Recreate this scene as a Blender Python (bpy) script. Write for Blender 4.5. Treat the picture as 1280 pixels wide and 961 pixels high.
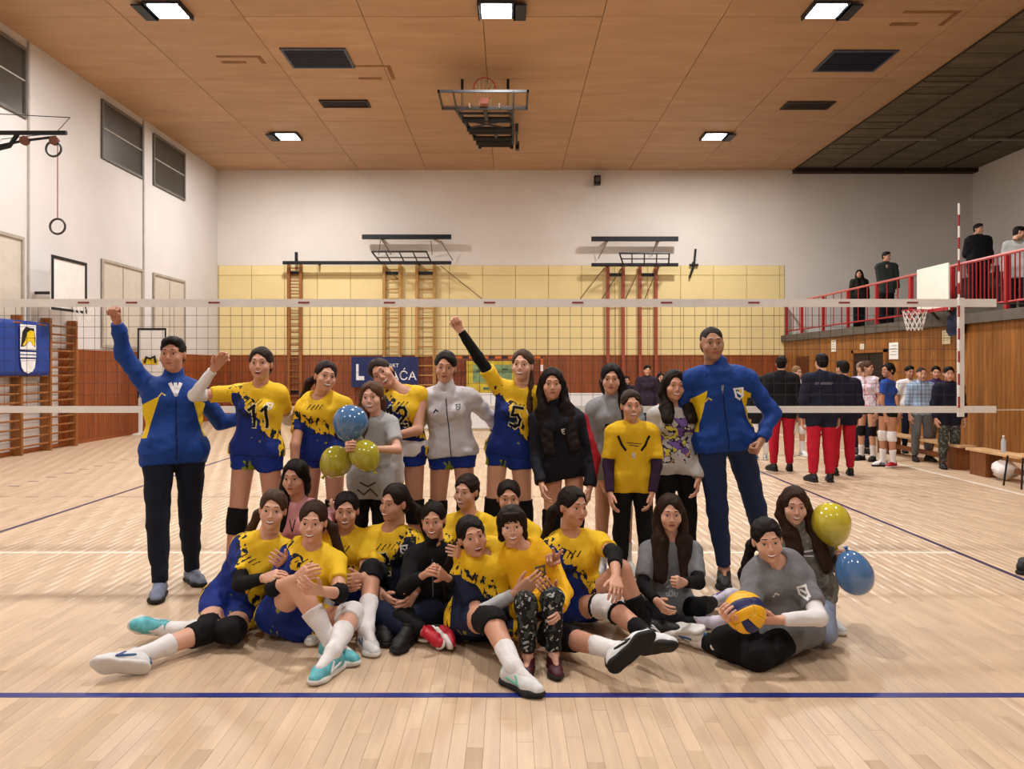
import bpy, math, random
import numpy as np
from mathutils import Vector, Matrix
random.seed(7); np.random.seed(7)
for o in list(bpy.data.objects): bpy.data.objects.remove(o)
SC = bpy.context.scene
COL = SC.collection
# ---------------- camera ----------------
CH, FPX, VX, VY = 1.63, 985.0, 635.0, 460.0      # camera height, focal length and vanishing point in pixels of 1280x961
cam = bpy.data.cameras.new('camera'); cam_o = bpy.data.objects.new('camera', cam); COL.objects.link(cam_o)
cam.sensor_fit = 'HORIZONTAL'; cam.sensor_width = 36; cam.lens = FPX/1280*36
cam.shift_x = (640-VX)/1280; cam.shift_y = -(480.5-VY)/1280
cam.clip_start = .05; cam.clip_end = 200
cam_o.location = (0, 0, CH); cam_o.rotation_euler = (math.pi/2, 0, 0)
SC.camera = cam_o
# ---------------- world, exposure ----------------
wd = bpy.data.worlds.new('world'); SC.world = wd; wd.use_nodes = True
wd.node_tree.nodes['Background'].inputs[0].default_value = (.02, .025, .04, 1)
wd.node_tree.nodes['Background'].inputs[1].default_value = .3
SC.view_settings.view_transform = 'Standard'; SC.view_settings.look = 'None'
SC.view_settings.exposure = 0.0; SC.view_settings.gamma = 1
# ---------------- hall sizes ----------------
XL, XR, YB, YF, HC = -9.25, 8.8, 25.1, -8.0, 7.93      # left wall, right wooden wall, back wall, wall behind camera, ceiling
XS, ZS = 14.8, 2.6                                      # wall behind the stand, floor of the stand
# ---------------- lamps of the hall: one area light in each ceiling floodlight ----------------
LAMPS = [(x, y) for y in (-1.2, 6.3, 13.8, 21.3) for x in (-5.95, -.2, 5.57) if not (y > 20 and abs(x) < 1)]
LAMP_W = 285
for i, (x, y) in enumerate(LAMPS):
    l = bpy.data.lights.new('hall_light', 'AREA'); l.shape = 'SQUARE'; l.size = .42
    l.energy = LAMP_W*(.45 if y < 0 else .9 if y < 10 else 1.1); l.color = (1, .975, .95)
    lo = bpy.data.objects.new('hall_light', l); COL.objects.link(lo); lo.location = (x, y, HC-.12)

# ================= helpers =================
def tag(o, label=None, cat=None, group=None, kind=None):
    if label: o['label'] = label
    if cat: o['category'] = cat
    if group: o['group'] = group
    if kind: o['kind'] = kind
    return o
def empty(name, loc=(0,0,0), label=None, cat=None, group=None):
    o = bpy.data.objects.new(name, None); o.empty_display_size = .1; COL.objects.link(o); o.location = loc
    return tag(o, label, cat, group)
def link(name, me, parent=None, mats=(), smooth=False):
    """links mesh data given in world coordinates; parent is an Empty or mesh"""
    o = bpy.data.objects.new(name, me); COL.objects.link(o)
    for m in mats: me.materials.append(m)
    if parent is not None:
        o.parent = parent
        o.matrix_parent_inverse = wm(parent).inverted()
    if smooth: me.shade_smooth()
    return o
def wm(o):
    m = Matrix.LocRotScale(o.location, o.rotation_euler, o.scale)
    if o.parent: m = wm(o.parent) @ o.matrix_parent_inverse @ m
    return m
class MB:
    """collects boxes, tubes and lathes into one mesh"""
    def __init__(s): s.v = []; s.f = []
    def add(s, vs, fs):
        n = len(s.v); s.v += [tuple(v) for v in vs]; s.f += [tuple(i+n for i in f) for f in fs]; return s
    def box(s, x0, x1, y0, y1, z0, z1, M=None):
        vs = [Vector((x, y, z)) for z in (z0, z1) for y in (y0, y1) for x in (x0, x1)]
        if M: vs = [M @ v for v in vs]
        return s.add(vs, [(0,2,3,1),(4,5,7,6),(0,1,5,4),(2,6,7,3),(0,4,6,2),(1,3,7,5)])
    def cbox(s, x0, x1, y0, y1, z0, z1, c, axis=2, M=None):
        """box whose face in +axis / -axis is chamfered by c"""
        if axis == 2: a = [(x0,y0,z0),(x1,y0,z0),(x1,y1,z0),(x0,y1,z0),(x0,y0,z1-c),(x1,y0,z1-c),(x1,y1,z1-c),(x0,y1,z1-c),(x0+c,y0+c,z1),(x1-c,y0+c,z1),(x1-c,y1-c,z1),(x0+c,y1-c,z1)]
        elif axis == -1: a = [(x0,y1,z0),(x1,y1,z0),(x1,y1,z1),(x0,y1,z1),(x0,y0+c,z0),(x1,y0+c,z0),(x1,y0+c,z1),(x0,y0+c,z1),(x0+c,y0,z0+c),(x1-c,y0,z0+c),(x1-c,y0,z1-c),(x0+c,y0,z1-c)]
        vs = [Vector(q) for q in a]
        if M: vs = [M @ v for v in vs]
        return s.add(vs, [(4,5,9,8),(5,6,10,9),(6,7,11,10),(7,4,8,11),(8,9,10,11),(0,1,5,4),(1,2,6,5),(2,3,7,6),(3,0,4,7),(3,2,1,0)])
    def tube(s, pts, r, n=8, closed=False, caps=True):
        pts = [Vector(p) for p in pts]; m = len(pts); rs = r if isinstance(r, (list, tuple)) else [r]*m
        base = len(s.v); up = None
        for i, p in enumerate(pts):
            if closed: t = pts[(i+1) % m]-pts[i-1]
            else: t = pts[min(i+1, m-1)]-pts[max(i-1, 0)]
            t.normalize()
            if up is None: up = Vector((0,0,1)) if abs(t.z) < .9 else Vector((1,0,0))
            a = t.cross(up).normalized(); b = a.cross(t).normalized(); up = b
            for k in range(n):
                an = 2*math.pi*k/n; s.v.append(tuple(p + (a*math.cos(an)+b*math.sin(an))*rs[i]))
        for i in range(m if closed else m-1):
            j = (i+1) % m
            for k in range(n):
                k2 = (k+1) % n
                s.f.append((base+i*n+k, base+i*n+k2, base+j*n+k2, base+j*n+k))
        if caps and not closed:
            s.f.append(tuple(base+k for k in range(n))); s.f.append(tuple(base+(m-1)*n+k for k in reversed(range(n))))
        return s
    def lathe(s, prof, c=(0,0,0), n=24, M=None):
        base = len(s.v); c = Vector(c)
        for (r, z) in prof:
            for k in range(n):
                an = 2*math.pi*k/n; v = Vector((r*math.cos(an), r*math.sin(an), z))
                if M: v = M @ v
                s.v.append(tuple(v+c))
        for i in range(len(prof)-1):
            for k in range(n):
                k2 = (k+1) % n
                s.f.append((base+i*n+k, base+i*n+k2, base+(i+1)*n+k2, base+(i+1)*n+k))
        return s
    def mesh(s, name='mesh'):
        me = bpy.data.meshes.new(name); me.from_pydata(s.v, [], s.f); me.update(); return me
    def build(s, name, mat, parent=None, smooth=False):
        o = link(name, s.mesh(name), parent, [mat] if mat else [], smooth); return o
def struct(o): o['kind'] = 'structure'; return o

# ---- materials ----
def node_mat(name):
    m = bpy.data.materials.new(name); m.use_nodes = True; nt = m.node_tree
    return m, nt, nt.nodes['Principled BSDF']
def lin(h):
    if isinstance(h, str):
        c = [int(h[i:i+2], 16)/255 for i in (0, 2, 4)]
        return tuple((x/12.92 if x <= .04045 else ((x+.055)/1.055)**2.4) for x in c)
    return tuple(h)
def N(nt, t, **kw):
    n = nt.nodes.new(t)
    for k, v in kw.items():
        if k.startswith('i_'):
            key = k[2:]; key = int(key) if key.isdigit() else key
            n.inputs[key].default_value = v
        else: setattr(n, k, v)
    return n
MC = {}
def M(name, col, rough=.6, spec=.4, metal=0, var=.12, vs=6., bump=0., bs=60., stretch=(1,1,1), emis=0, coat=0, sheen=0, alpha=1, rand=0, trans=0):
    """plain procedural material: base colour varied by noise, fine bump"""
    if name in MC: return MC[name]
    m, nt, b = node_mat(name); L = nt.links; c = lin(col)
    b.inputs['Roughness'].default_value = rough; b.inputs['Metallic'].default_value = metal
    b.inputs['Specular IOR Level'].default_value = spec
    b.inputs['Coat Weight'].default_value = coat; b.inputs['Sheen Weight'].default_value = sheen
    tc = N(nt, 'ShaderNodeTexCoord'); mp = N(nt, 'ShaderNodeMapping'); mp.inputs['Scale'].default_value = stretch
    L.new(tc.outputs['Object'], mp.inputs[0])
    nz = N(nt, 'ShaderNodeTexNoise', i_Scale=vs, i_Detail=4.); L.new(mp.outputs[0], nz.inputs['Vector'])
    mr = N(nt, 'ShaderNodeMapRange'); mr.inputs[1].default_value = .3; mr.inputs[2].default_value = .7
    mr.inputs[3].default_value = 1-var; mr.inputs[4].default_value = 1+var; L.new(nz.outputs['Fac'], mr.inputs[0])
    val = mr.outputs[0]
    if rand:
        oi = N(nt, 'ShaderNodeObjectInfo'); ge = N(nt, 'ShaderNodeNewGeometry')
        ad = N(nt, 'ShaderNodeMath', operation='ADD'); L.new(oi.outputs['Random'], ad.inputs[0]); L.new(ge.outputs['Random Per Island'], ad.inputs[1])
        fr = N(nt, 'ShaderNodeMath', operation='FRACT'); L.new(ad.outputs[0], fr.inputs[0])
        m2 = N(nt, 'ShaderNodeMapRange'); m2.inputs[3].default_value = 1-rand; m2.inputs[4].default_value = 1+rand; L.new(fr.outputs[0], m2.inputs[0])
        mu = N(nt, 'ShaderNodeMath', operation='MULTIPLY'); L.new(val, mu.inputs[0]); L.new(m2.outputs[0], mu.inputs[1]); val = mu.outputs[0]
    sc = N(nt, 'ShaderNodeVectorMath', operation='SCALE'); sc.inputs[0].default_value = c; L.new(val, sc.inputs['Scale'])
    L.new(sc.outputs[0], b.inputs['Base Color'])
    if bump:
        n2 = N(nt, 'ShaderNodeTexNoise', i_Scale=bs, i_Detail=3.); L.new(mp.outputs[0], n2.inputs['Vector'])
        bp = N(nt, 'ShaderNodeBump', i_Strength=bump, i_Distance=.02); L.new(n2.outputs['Fac'], bp.inputs['Height']); L.new(bp.outputs[0], b.inputs['Normal'])
    if emis:
        b.inputs['Emission Color'].default_value = (*c, 1); b.inputs['Emission Strength'].default_value = emis
    if alpha < 1: b.inputs['Alpha'].default_value = alpha
    if trans: b.inputs['Transmission Weight'].default_value = trans; b.inputs['IOR'].default_value = 1.1
    MC[name] = m; return m
# ================= the hall =================
def wood(name, c1, c2, rough=.45, stretch=(8,8,.6), rand=.12, coat=0, scale=2.5, spec=.4):
    m, nt, b = node_mat(name); L = nt.links
    tc = N(nt, 'ShaderNodeTexCoord'); mp = N(nt, 'ShaderNodeMapping'); mp.inputs['Scale'].default_value = stretch
    oi = N(nt, 'ShaderNodeObjectInfo'); ge = N(nt, 'ShaderNodeNewGeometry')
    ad = N(nt, 'ShaderNodeMath', operation='ADD'); L.new(oi.outputs['Random'], ad.inputs[0]); L.new(ge.outputs['Random Per Island'], ad.inputs[1])
    fr = N(nt, 'ShaderNodeMath', operation='FRACT'); L.new(ad.outputs[0], fr.inputs[0])
    L.new(tc.outputs['Object'], mp.inputs[0])
    nz = N(nt, 'ShaderNodeTexNoise', i_Scale=scale, i_Detail=6., i_Distortion=.6, noise_dimensions='4D'); L.new(mp.outputs[0], nz.inputs['Vector'])
    w = N(nt, 'ShaderNodeMath', operation='MULTIPLY', i_1=37.); L.new(fr.outputs[0], w.inputs[0]); L.new(w.outputs[0], nz.inputs['W'])
    mr = N(nt, 'ShaderNodeMapRange'); mr.inputs[1].default_value = .3; mr.inputs[2].default_value = .7; L.new(nz.outputs['Fac'], mr.inputs[0])
    mx = N(nt, 'ShaderNodeMix', data_type='RGBA'); mx.inputs[6].default_value = (*lin(c1), 1); mx.inputs[7].default_value = (*lin(c2), 1); L.new(mr.outputs[0], mx.inputs[0])
    m2 = N(nt, 'ShaderNodeMapRange'); m2.inputs[3].default_value = 1-rand; m2.inputs[4].default_value = 1+rand; L.new(fr.outputs[0], m2.inputs[0])
    sc = N(nt, 'ShaderNodeVectorMath', operation='SCALE'); L.new(mx.outputs[2], sc.inputs[0]); L.new(m2.outputs[0], sc.inputs['Scale'])
    L.new(sc.outputs[0], b.inputs['Base Color'])
    b.inputs['Roughness'].default_value = rough; b.inputs['Coat Weight'].default_value = coat; b.inputs['Coat Roughness'].default_value = .25
    b.inputs['Specular IOR Level'].default_value = spec
    bp = N(nt, 'ShaderNodeBump', i_Strength=.12, i_Distance=.004); L.new(nz.outputs['Fac'], bp.inputs['Height']); L.new(bp.outputs[0], b.inputs['Normal'])
    MC[name] = m; return m
m_floor = wood('beech_floor', 'C0A68C', 'D2B898', rough=.42, stretch=(14,1.2,1), rand=.07, coat=.12, scale=1.6)
for n_ in m_floor.node_tree.nodes:
    if n_.type == 'BUMP': n_.inputs['Strength'].default_value = .02
m_gap = M('floor_joint', '8A6E52', .8)
m_plaster = M('white_plaster', 'D6D2D0', .85, var=.05, vs=.7, bump=.08, bs=30)
m_plaster_b = M('back_plaster', 'DDD7D0', .85, var=.06, vs=.5, bump=.08, bs=30)
m_ply = wood('ceiling_plywood', 'AE8A68', 'BE9A76', rough=.55, stretch=(.5,2.5,1), rand=.06, scale=1.3)
m_slat = M('ceiling_slat', '6B604C', .7, var=.15, vs=3, rand=.18)
m_red_wood = wood('red_brown_boards', '7A3A16', '9A5226', rough=.45, rand=.14)
m_right_wood = wood('varnished_pine_boards', '7A4820', 'A26C34', rough=.42, rand=.2)
m_yellow = M('yellow_wall_panel', 'E6D298', .6, var=.03, vs=1.2, rand=.035)
m_yellow_gap = M('yellow_panel_joint', 'A88A48', .8)
m_dark_glass = M('dark_window_glass', '3C3934', .35, spec=.6, var=.25, vs=1.5)
m_frame = M('painted_window_frame', '6B6862', .6)
m_concrete = M('stand_concrete', '5E574E', .85, var=.15, vs=4, bump=.1)
m_red_rail = M('red_painted_steel', 'A8272E', .4)
m_black_metal = M('black_metal', '1B1C20', .45, metal=.3)
m_black_pad = M('black_padding', '17181C', .75, bump=.2)
m_white = M('white_paint', 'E4E2DE', .5, var=.04)
m_wallbar = wood('wall_bar_wood', '7E4A22', 'A1662F', rough=.45, rand=.1)
m_wallbar_l = wood('light_ladder_wood', 'A67A3C', 'C79A55', rough=.5, rand=.1)

# floor: base slab, nearest 300 boards as pieces, the rest joined
fl = struct(MB().box(XL-.2, XS+.2, YF-.2, YB+.2, -.3, -.012).build('floor', m_gap))
fl['label'] = 'pale beech strip floor of the sports hall with painted court lines'
PW, PL, G = .072, .72, .0007
rows = []
x = XL; k = 0
while x < XR:
    off = (k*0.311) % 1*PL; y = YF-off
    while y < YB:
        y0, y1 = max(y, YF), min(y+PL, YB)
        if y1-y0 > .05: rows.append((x, min(x+PW, XR), y0, y1))
        y += PL
    x += PW; k += 1
def in_view(r):
    yc = (r[2]+r[3])/2
    if yc < 3.05: return False
    xc = (r[0]+r[1])/2
    return abs(xc) < .66*yc+.05
vis = sorted([r for r in rows if in_view(r) and r[1]-r[0] > PW*.9 and r[3]-r[2] > PL*.98], key=lambda r: r[2])[:300]
vs_ = set(vis)
pm = MB().cbox(-PW/2+G/2, PW/2-G/2, -PL/2+G/2, PL/2-G/2, -.014, 0, .0009).mesh('floorboard'); pm.materials.append(m_floor)
for r in vis:
    o = bpy.data.objects.new('floorboard', pm); COL.objects.link(o); o.location = ((r[0]+r[1])/2, (r[2]+r[3])/2, random.uniform(-.0003, 0))
    o.parent = fl
rest = [r for r in rows if r not in vs_]
R_ = np.array(rest); n = len(R_); c = .0002
x0, x1, y0, y1 = R_[:,0]+G/2, R_[:,1]-G/2, R_[:,2]+G/2, R_[:,3]-G/2
dz = -np.random.rand(n)*.0003
V = np.stack([np.stack([x0,y0,dz-c],1), np.stack([x1,y0,dz-c],1), np.stack([x1,y1,dz-c],1), np.stack([x0,y1,dz-c],1),
              np.stack([x0+c,y0+c,dz],1), np.stack([x1-c,y0+c,dz],1), np.stack([x1-c,y1-c,dz],1), np.stack([x0+c,y1-c,dz],1)], 1)
F0 = np.array([(4,5,6,7),(0,1,5,4),(1,2,6,5),(2,3,7,6),(3,0,4,7)])
def np_mesh(name, V, F):
    me = bpy.data.meshes.new(name); V = np.ascontiguousarray(V.reshape(-1,3), dtype=np.float32); F = np.ascontiguousarray(F, dtype=np.int32)
    me.vertices.add(len(V)); me.vertices.foreach_set('co', V.ravel())
    k = F.shape[1]; me.loops.add(F.size); me.loops.foreach_set('vertex_index', F.ravel())
    me.polygons.add(len(F)); me.polygons.foreach_set('loop_start', np.arange(0, F.size, k, dtype=np.int32))
    me.update(calc_edges=True); return me
FF = (F0[None]+8*np.arange(n)[:,None,None]).reshape(-1,4)
o = link('floorboard_field', np_mesh('floorboard_field', V, FF), fl, [m_floor]); o['kind'] = 'stuff'

# painted lines (thin paint films on the boards)
m_blue_line = M('blue_line_paint', '1F2A78', .4, var=.08)
m_white_line = M('white_line_paint', 'E6DDD0', .45, var=.1)
m_grey_line = M('faded_line_paint', '9C8270', .5, var=.1)
m_dark_line = M('dark_line_paint', '3A2A4C', .45, var=.08)
SL, SR_, NY = -5.05, 3.97, 6.96
def line(x0, x1, y0, y1, m, lab):
    o = MB().box(x0, x1, y0, y1, -.001, .0012).build('court_line', m, fl); o['label'] = lab
line(SL-1.3, SR_+1.3, NY-3.06, NY-3.005, m_blue_line, 'blue attack line painted in front of the team')
line(SL, SR_, NY-.02, NY+.025, m_white_line, 'white centre line under the net')
line(SL, SR_, NY+3.0, NY+3.04, m_grey_line, 'faded far attack line')
line(SL-.03, SL+.025, NY-9, NY+9, m_dark_line, 'dark blue side line on the left')
line(SR_-.02, SR_+.03, NY-9, NY+9, m_dark_line, 'dark blue side line on the right')
line(SL, SR_, NY+9.0, NY+9.05, m_blue_line, 'far blue end line')
for k in range(5):
    line(SR_+.2+.35*k, SR_+.35+.35*k, NY+3.0, NY+3.045, m_grey_line, 'short dash of the attack line extension')
    line(SL-.35-.35*k, SL-.2-.35*k, NY+3.0, NY+3.045, m_grey_line, 'short dash of the attack line extension')
for k in range(17):
    line(SL-1.85, SL-1.7, NY+3.0+.45*k, NY+3.04+.45*k, m_dark_line, 'short dash of the coach line')
line(6.6, 6.66, 8, YB-.3, m_white_line, 'pale line along the right wall')
line(-1.2, 1.2, 3.2, 3.205, m_grey_line, 'thin worn line') if False else None

# walls
def wall(name, b, m): return struct(b.build(name, m))
wl = wall('wall_left', MB().box(XL-.3, XL, YF-.3, YB+.3, -.3, HC+.3), m_plaster)
wb = wall('wall_back', MB().box(XL, XS+.3, YB, YB+.3, -.3, HC+.3), m_plaster_b)
ws = wall('wall_stand', MB().box(XS, XS+.3, YF, YB, -.3, HC+.3), m_plaster_b)
wf = wall('wall_front', MB().box(XL, XS, YF-.3, YF, -.3, HC+.3), m_plaster)
# right wall below the stand
wr = wall('wall_right', MB().box(XR, XR+.25, YF, YB, -.3, ZS-.02), m_concrete)
def boards(n_, x0, x1, w, z0, z1, mat, parent, M_=None, name='wall_board', limit=300, near=None):
    """row of vertical boards standing in front of a wall; local x along the wall, -y into the hall"""
    xs = []; x = x0
    while x < x1-.02: xs.append((x, min(x+w, x1))); x += w
    pieces = [q for q in xs if near is None or near(q[0])][:limit]; mesh0 = None
    rest = [q for q in xs if q not in pieces]
    for (a, b_) in pieces:
        o = MB().cbox(a+.004, b_-.004, -.022, 0, z0, z1, .004, -1, M_).build(name, mat, parent)
    if rest:
        mb = MB()
        for (a, b_) in rest: mb.cbox(a+.004, b_-.004, -.022-random.uniform(0, .002), 0, z0, z1, .004, -1, M_)
        o = mb.build(name+'_row', mat, parent); o['kind'] = 'stuff'
Mback = Matrix.Translation((0, YB, 0))
Mleft = Matrix.Translation((XL, 0, 0)) @ Matrix.Rotation(math.pi/2, 4, 'Z')      # local x -> world +Y, local -y -> +X
Mright = Matrix.Translation((XR, 0, 0)) @ Matrix.Rotation(-math.pi/2, 4, 'Z')    # local x -> world -Y, local -y -> -X
boards('b', XL, XR, .1, .0, 2.0, m_red_wood, wb, Mback, near=lambda x: False)
boards('l', 16.2, YB-.02, .1, .0, 2.0, m_red_wood, wl, Mleft, near=lambda x: False)
boards('r', -YB+.02, -YF, .13, .0, 2.47, m_right_wood, wr, Mright, name='wall_board', near=lambda x: 12 < -x < 14.2)
struct(MB().box(XL, XR, YB-.03, YB, 2.0, 2.03).build('trim_1', m_red_wood))
struct(MB().box(XL, XL+.03, 16.2, YB, 2.0, 2.03).build('trim_2', m_red_wood))
struct(MB().box(XL, XL+.03, YF, YB, 0, .08).build('baseboard_left', m_red_wood))
struct(MB().box(XL, XR, YB-.035, YB-.001, 0, .08).build('baseboard_back', m_red_wood))
# yellow wall panels, each its own piece
bk = MB().box(XL+.02, XR, YB-.012, YB, 2.03, 4.9).build('panel_backing', m_yellow_gap, wb)
zr = [(2.04, 3.3), (3.3, 4.58), (4.58, 4.9)]
x = XL+.04
while x < XR-.1:
    for (a, b_) in zr:
        MB().cbox(x+.007, min(x+1.05, XR)-.007, YB-.035, YB-.01, a+.006, b_-.006, .006, -1).build('wall_panel', m_yellow, wb)
    x += 1.05
# ceiling
ce = struct(MB().box(XL-.3, XS+.3, YF-.3, YB+.3, HC+.05, HC+.3).build('ceiling', M('ceiling_void', '3A2A1C', .9)))
px_ = [-9.25, -6.9, -4.75, -2.6, -.45, 1.7, 3.85, 6.0, 8.15, 9.06]
VENTS = [(-4.5, -3.2, 15.5, 16.5), (-4.45, -3.3, 18.5, 19.0), (6.45, 7.75, 15.6, 16.7), (6.6, 7.75, 18.6, 19.15)]
py_ = [YB-.02-1.94-3*i for i in range(0, 12)]; py_ = [YB-.01]+py_
for i in range(len(px_)-1):
    for j in range(len(py_)-1):
        y1, y0 = py_[j], max(py_[j+1], YF)
        if y1 <= YF+.1: continue
        g = .006
        MB().box(px_[i]+g, px_[i+1]-g, y0+g, y1-g, HC+random.uniform(0,.006), HC+.03).build('ceiling_panel', m_ply, ce)
# slatted strip over the stand: 1.15 m bays of thin slats
for i in range(5):
    xa = 9.06+1.15*i; xb = min(xa+1.15, XS)
    mb = MB(); y = YF
    while y < YB-.3:
        s_ = random.choice((0,0,0,0,0,.03)) if i == 0 else 0
        mb.box(xa+.015, xb-.015, y+.006, min(y+.105, YB-.3), HC-.0-s_*random.random(), HC+.02); y += .11
    o = mb.build('slat_bay', m_slat, ce); o['kind'] = 'stuff'
    struct_ = MB().box(xa-.015, xa+.015, YF, YB, HC-.03, HC+.03).build('slat_rail', M('dark_ceiling_rail', '33291D', .7), ce)
struct(MB().box(9.06, XS, YB-.32, YB-.0, HC-.12, HC+.02).build('trim_3', M('dark_brown_strip', '2A1710', .7)))  # dark brown strip along the back edge of the slatted ceiling
for (x, y) in ((10.2, 21.5), (12.6, 21.5), (12.8, 17.2)):
    MB().box(x, x+1.5, y, y+.1, HC-.07, HC-.01).build('ceiling_batten', M('pale_batten', '8C8272', .5), ce)
m_stain = M('stained_patch', '8A6038', .7, var=.2, vs=4)
for (xa, xb, ya, yb) in ((-3.25, -2.45, 16.4, 17.2), (7.0, 8.0, 13.9, 14.5), (-5.9, -5.0, 15.9, 16.3)):
    MB().box(xa, xb, ya, ya+.09, HC-.004, HC).box(xb-.09, xb, ya+.09, yb, HC-.004, HC).box(xa, xa+.5, yb-.12, yb, HC-.004, HC).build('repair_strip', m_stain, ce)
# ceiling floodlights
m_lens = M('lamp_lens', 'FFFFFF', .3, emis=28, var=0)
m_lamp_box = M('lamp_housing', '23262E', .5)
for i, (x, y) in enumerate(LAMPS):
    side = ('left', 'centre', 'right')[0 if x < -1 else (1 if x < 1 else 2)]
    rowt = 'far row' if y > 20 else ('nearer row in view' if y > 10 else 'row out of view')
    t = empty('ceiling_floodlight', (x, y, HC), None, 'lamp', 'ceiling floodlights')
    t['label'] = 'bright square ceiling floodlight, %s, %s of the ceiling' % (rowt, side) if y > 10 else 'ceiling floodlight in the rows above and behind the camera'
    h = .3
    MB().box(x-h, x+h, y-h, y+h, HC-.05, HC+.03).box(x-h-.03, x-h, y-h, y+h, HC-.09, HC+.03).box(x+h, x+h+.03, y-h, y+h, HC-.09, HC+.03).build('housing', m_lamp_box, t)
    MB().box(x-h+.04, x+h-.04, y-h+.04, y+h-.04, HC-.06, HC-.05).build('lens', m_lens, t)
    sgn = 1 if x > -1 else -1
    MB().box(x+sgn*h if sgn > 0 else x-h-.22, x+h+.22 if sgn > 0 else x-h, y-h, y+h, HC-.09, HC-.06).build('flap', m_lamp_box, t)
m_vent = M('vent_blue_steel', '1B2440', .5, metal=.3); m_vent2 = M('vent_dark_brown', '2A1B14', .6)
for i, (a, b_, c_, d_) in enumerate(VENTS):
    mv = m_vent if i in (0, 2) else m_vent2
    nm = ['large blue ceiling vent grille on the left side of the hoop', 'small dark ceiling vent slot on the left side, farther back', 'large blue ceiling vent grille on the right side near the slatted strip', 'small dark ceiling vent slot on the right side, farther back'][i]
    t = empty('ceiling_vent', ((a+b_)/2, (c_+d_)/2, HC), nm, 'vent')
    MB().box(a, b_, c_, c_+.05, HC-.03, HC).box(a, b_, d_-.05, d_, HC-.03, HC).box(a, a+.05, c_+.05, d_-.05, HC-.03, HC).box(b_-.05, b_, c_+.05, d_-.05, HC-.03, HC).build('frame', M('vent_frame', '4A4F60', .5) if i in (0,2) else mv, t)
    MB().box(a+.05, b_-.05, c_+.05, d_-.05, HC-.004, HC-.001).build('backing', m_black_metal, t)
    y = c_+.08
    while y < d_-.07:
        MB().box(a+.05, b_-.05, y, y+.04, HC-.022, HC-.012).build('slat', mv, t); y += .09
# left wall windows
def window(n, y0, y1, z0, z1, dark=True):
    t = struct(MB().box(XL-.001, XL+.015, y0, y1, z0, z1).build('window_%d' % n, m_dark_glass if dark else M('boarded_window', 'C9C0B2', .6, var=.04)))
    f = MB(); w = .06
    f.box(XL, XL+.05, y0, y1, z0, z0+w).box(XL, XL+.05, y0, y1, z1-w, z1).box(XL, XL+.05, y0, y0+w, z0+w, z1-w).box(XL, XL+.05, y1-w, y1, z0+w, z1-w)
    if not dark: f.box(XL, XL+.03, (y0+y1)/2-.015, (y0+y1)/2+.015, z0+w, z1-w)
    f.build('window_frame', m_frame if dark else M('worn_frame', 'A99F92', .7), t)
    if dark: MB().box(XL+.0, XL+.035, y0+w, y1-w, (z0+z1)/2+.02, (z0+z1)/2+.05).build('glazing_bar', M('bright_bar', 'A9A79E', .5), t)
n = 1
for (a, b_) in ((7.7, 9.7), (10.4, 12.4), (13.1, 15.1), (17.9, 19.9), (20.5, 22.5)):
    window(n, a, b_, 6.4, 7.75); n += 1
for (a, b_) in ((12.9, 15.0), (17.9, 19.9), (20.5, 22.5)):
    window(n, a, b_, 2.1, 4.12, False); n += 1
for y in (15.15, 19.95): struct(MB().box(XL, XL+.03, y, y+.05, 2.0, HC).build('trim_%d' % (4 if y < 16 else 5), M('conduit', 'ACA69E', .6)))
# stand: floor slab, tiers, seats, railing
st = struct(MB().box(XR-.12, XS, YF, YB, ZS-.13, ZS+.06).build('trim_6', m_concrete))
for i in range(4):
    xa = 10.4+.95*i
    struct(MB().box(xa, XS, YF, YB-2.2, ZS+.06+.36*i, ZS+.42+.36*i).build('trim_%d' % (7+i), m_concrete))
m_seat = M('maroon_seat', '4A1C20', .5); m_seat2 = M('dark_seat', '22201F', .6)
seat_me = MB().box(0,.4,-.21,.21,0,.04).box(.36,.41,-.21,.21,.04,.42).mesh('spectator_seat'); seat_me.materials.append(m_seat2)
cnt = 0
for i in range(4):
    y = 12.2
    while y < 22.2:
        o = bpy.data.objects.new('spectator_seat', seat_me); COL.objects.link(o); o.location = (10.55+.95*i, y, ZS+.42+.36*i+.001)
        tag(o, 'dark plastic seat in a row on the spectator stand, behind the red railing', 'seat', 'seats of the spectator stand'); y += .55
rl = empty('stand_railing', (XR, 16, ZS), 'red steel railing along the edge of the spectator stand', 'railing')
MB().tube([(XR, 9.0, ZS+1.05), (XR, YB-.1, ZS+1.05)], .03, 8).build('top_rail', M('worn_red_rail', 'C46A66', .4), rl)
MB().tube([(XR, 9.0, ZS+.2), (XR, YB-.1, ZS+.2)], .022, 8).build('bottom_rail', m_red_rail, rl)
pb = MB().box(-.035, .035, -.035, .035, 0, 1.02).mesh('post'); pb.materials.append(m_red_rail)
for y in (10.6, 12.2, 13.9, 15.6, 17.2, 18.8, 20.4, 22.0, 23.6, 24.9):
    o = bpy.data.objects.new('post', pb); COL.objects.link(o); o.parent = rl; o.location = (0, y-16, .0)
bb = MB().box(-.009, .009, -.009, .009, .2, 1.03).mesh('baluster'); bb.materials.append(m_red_rail)
y = 9.05
while y < 24.8:
    o = bpy.data.objects.new('baluster', bb); COL.objects.link(o); o.parent = rl; o.location = (0, y-16, 0); y += .125 if y < 15.7 else .5
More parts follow.
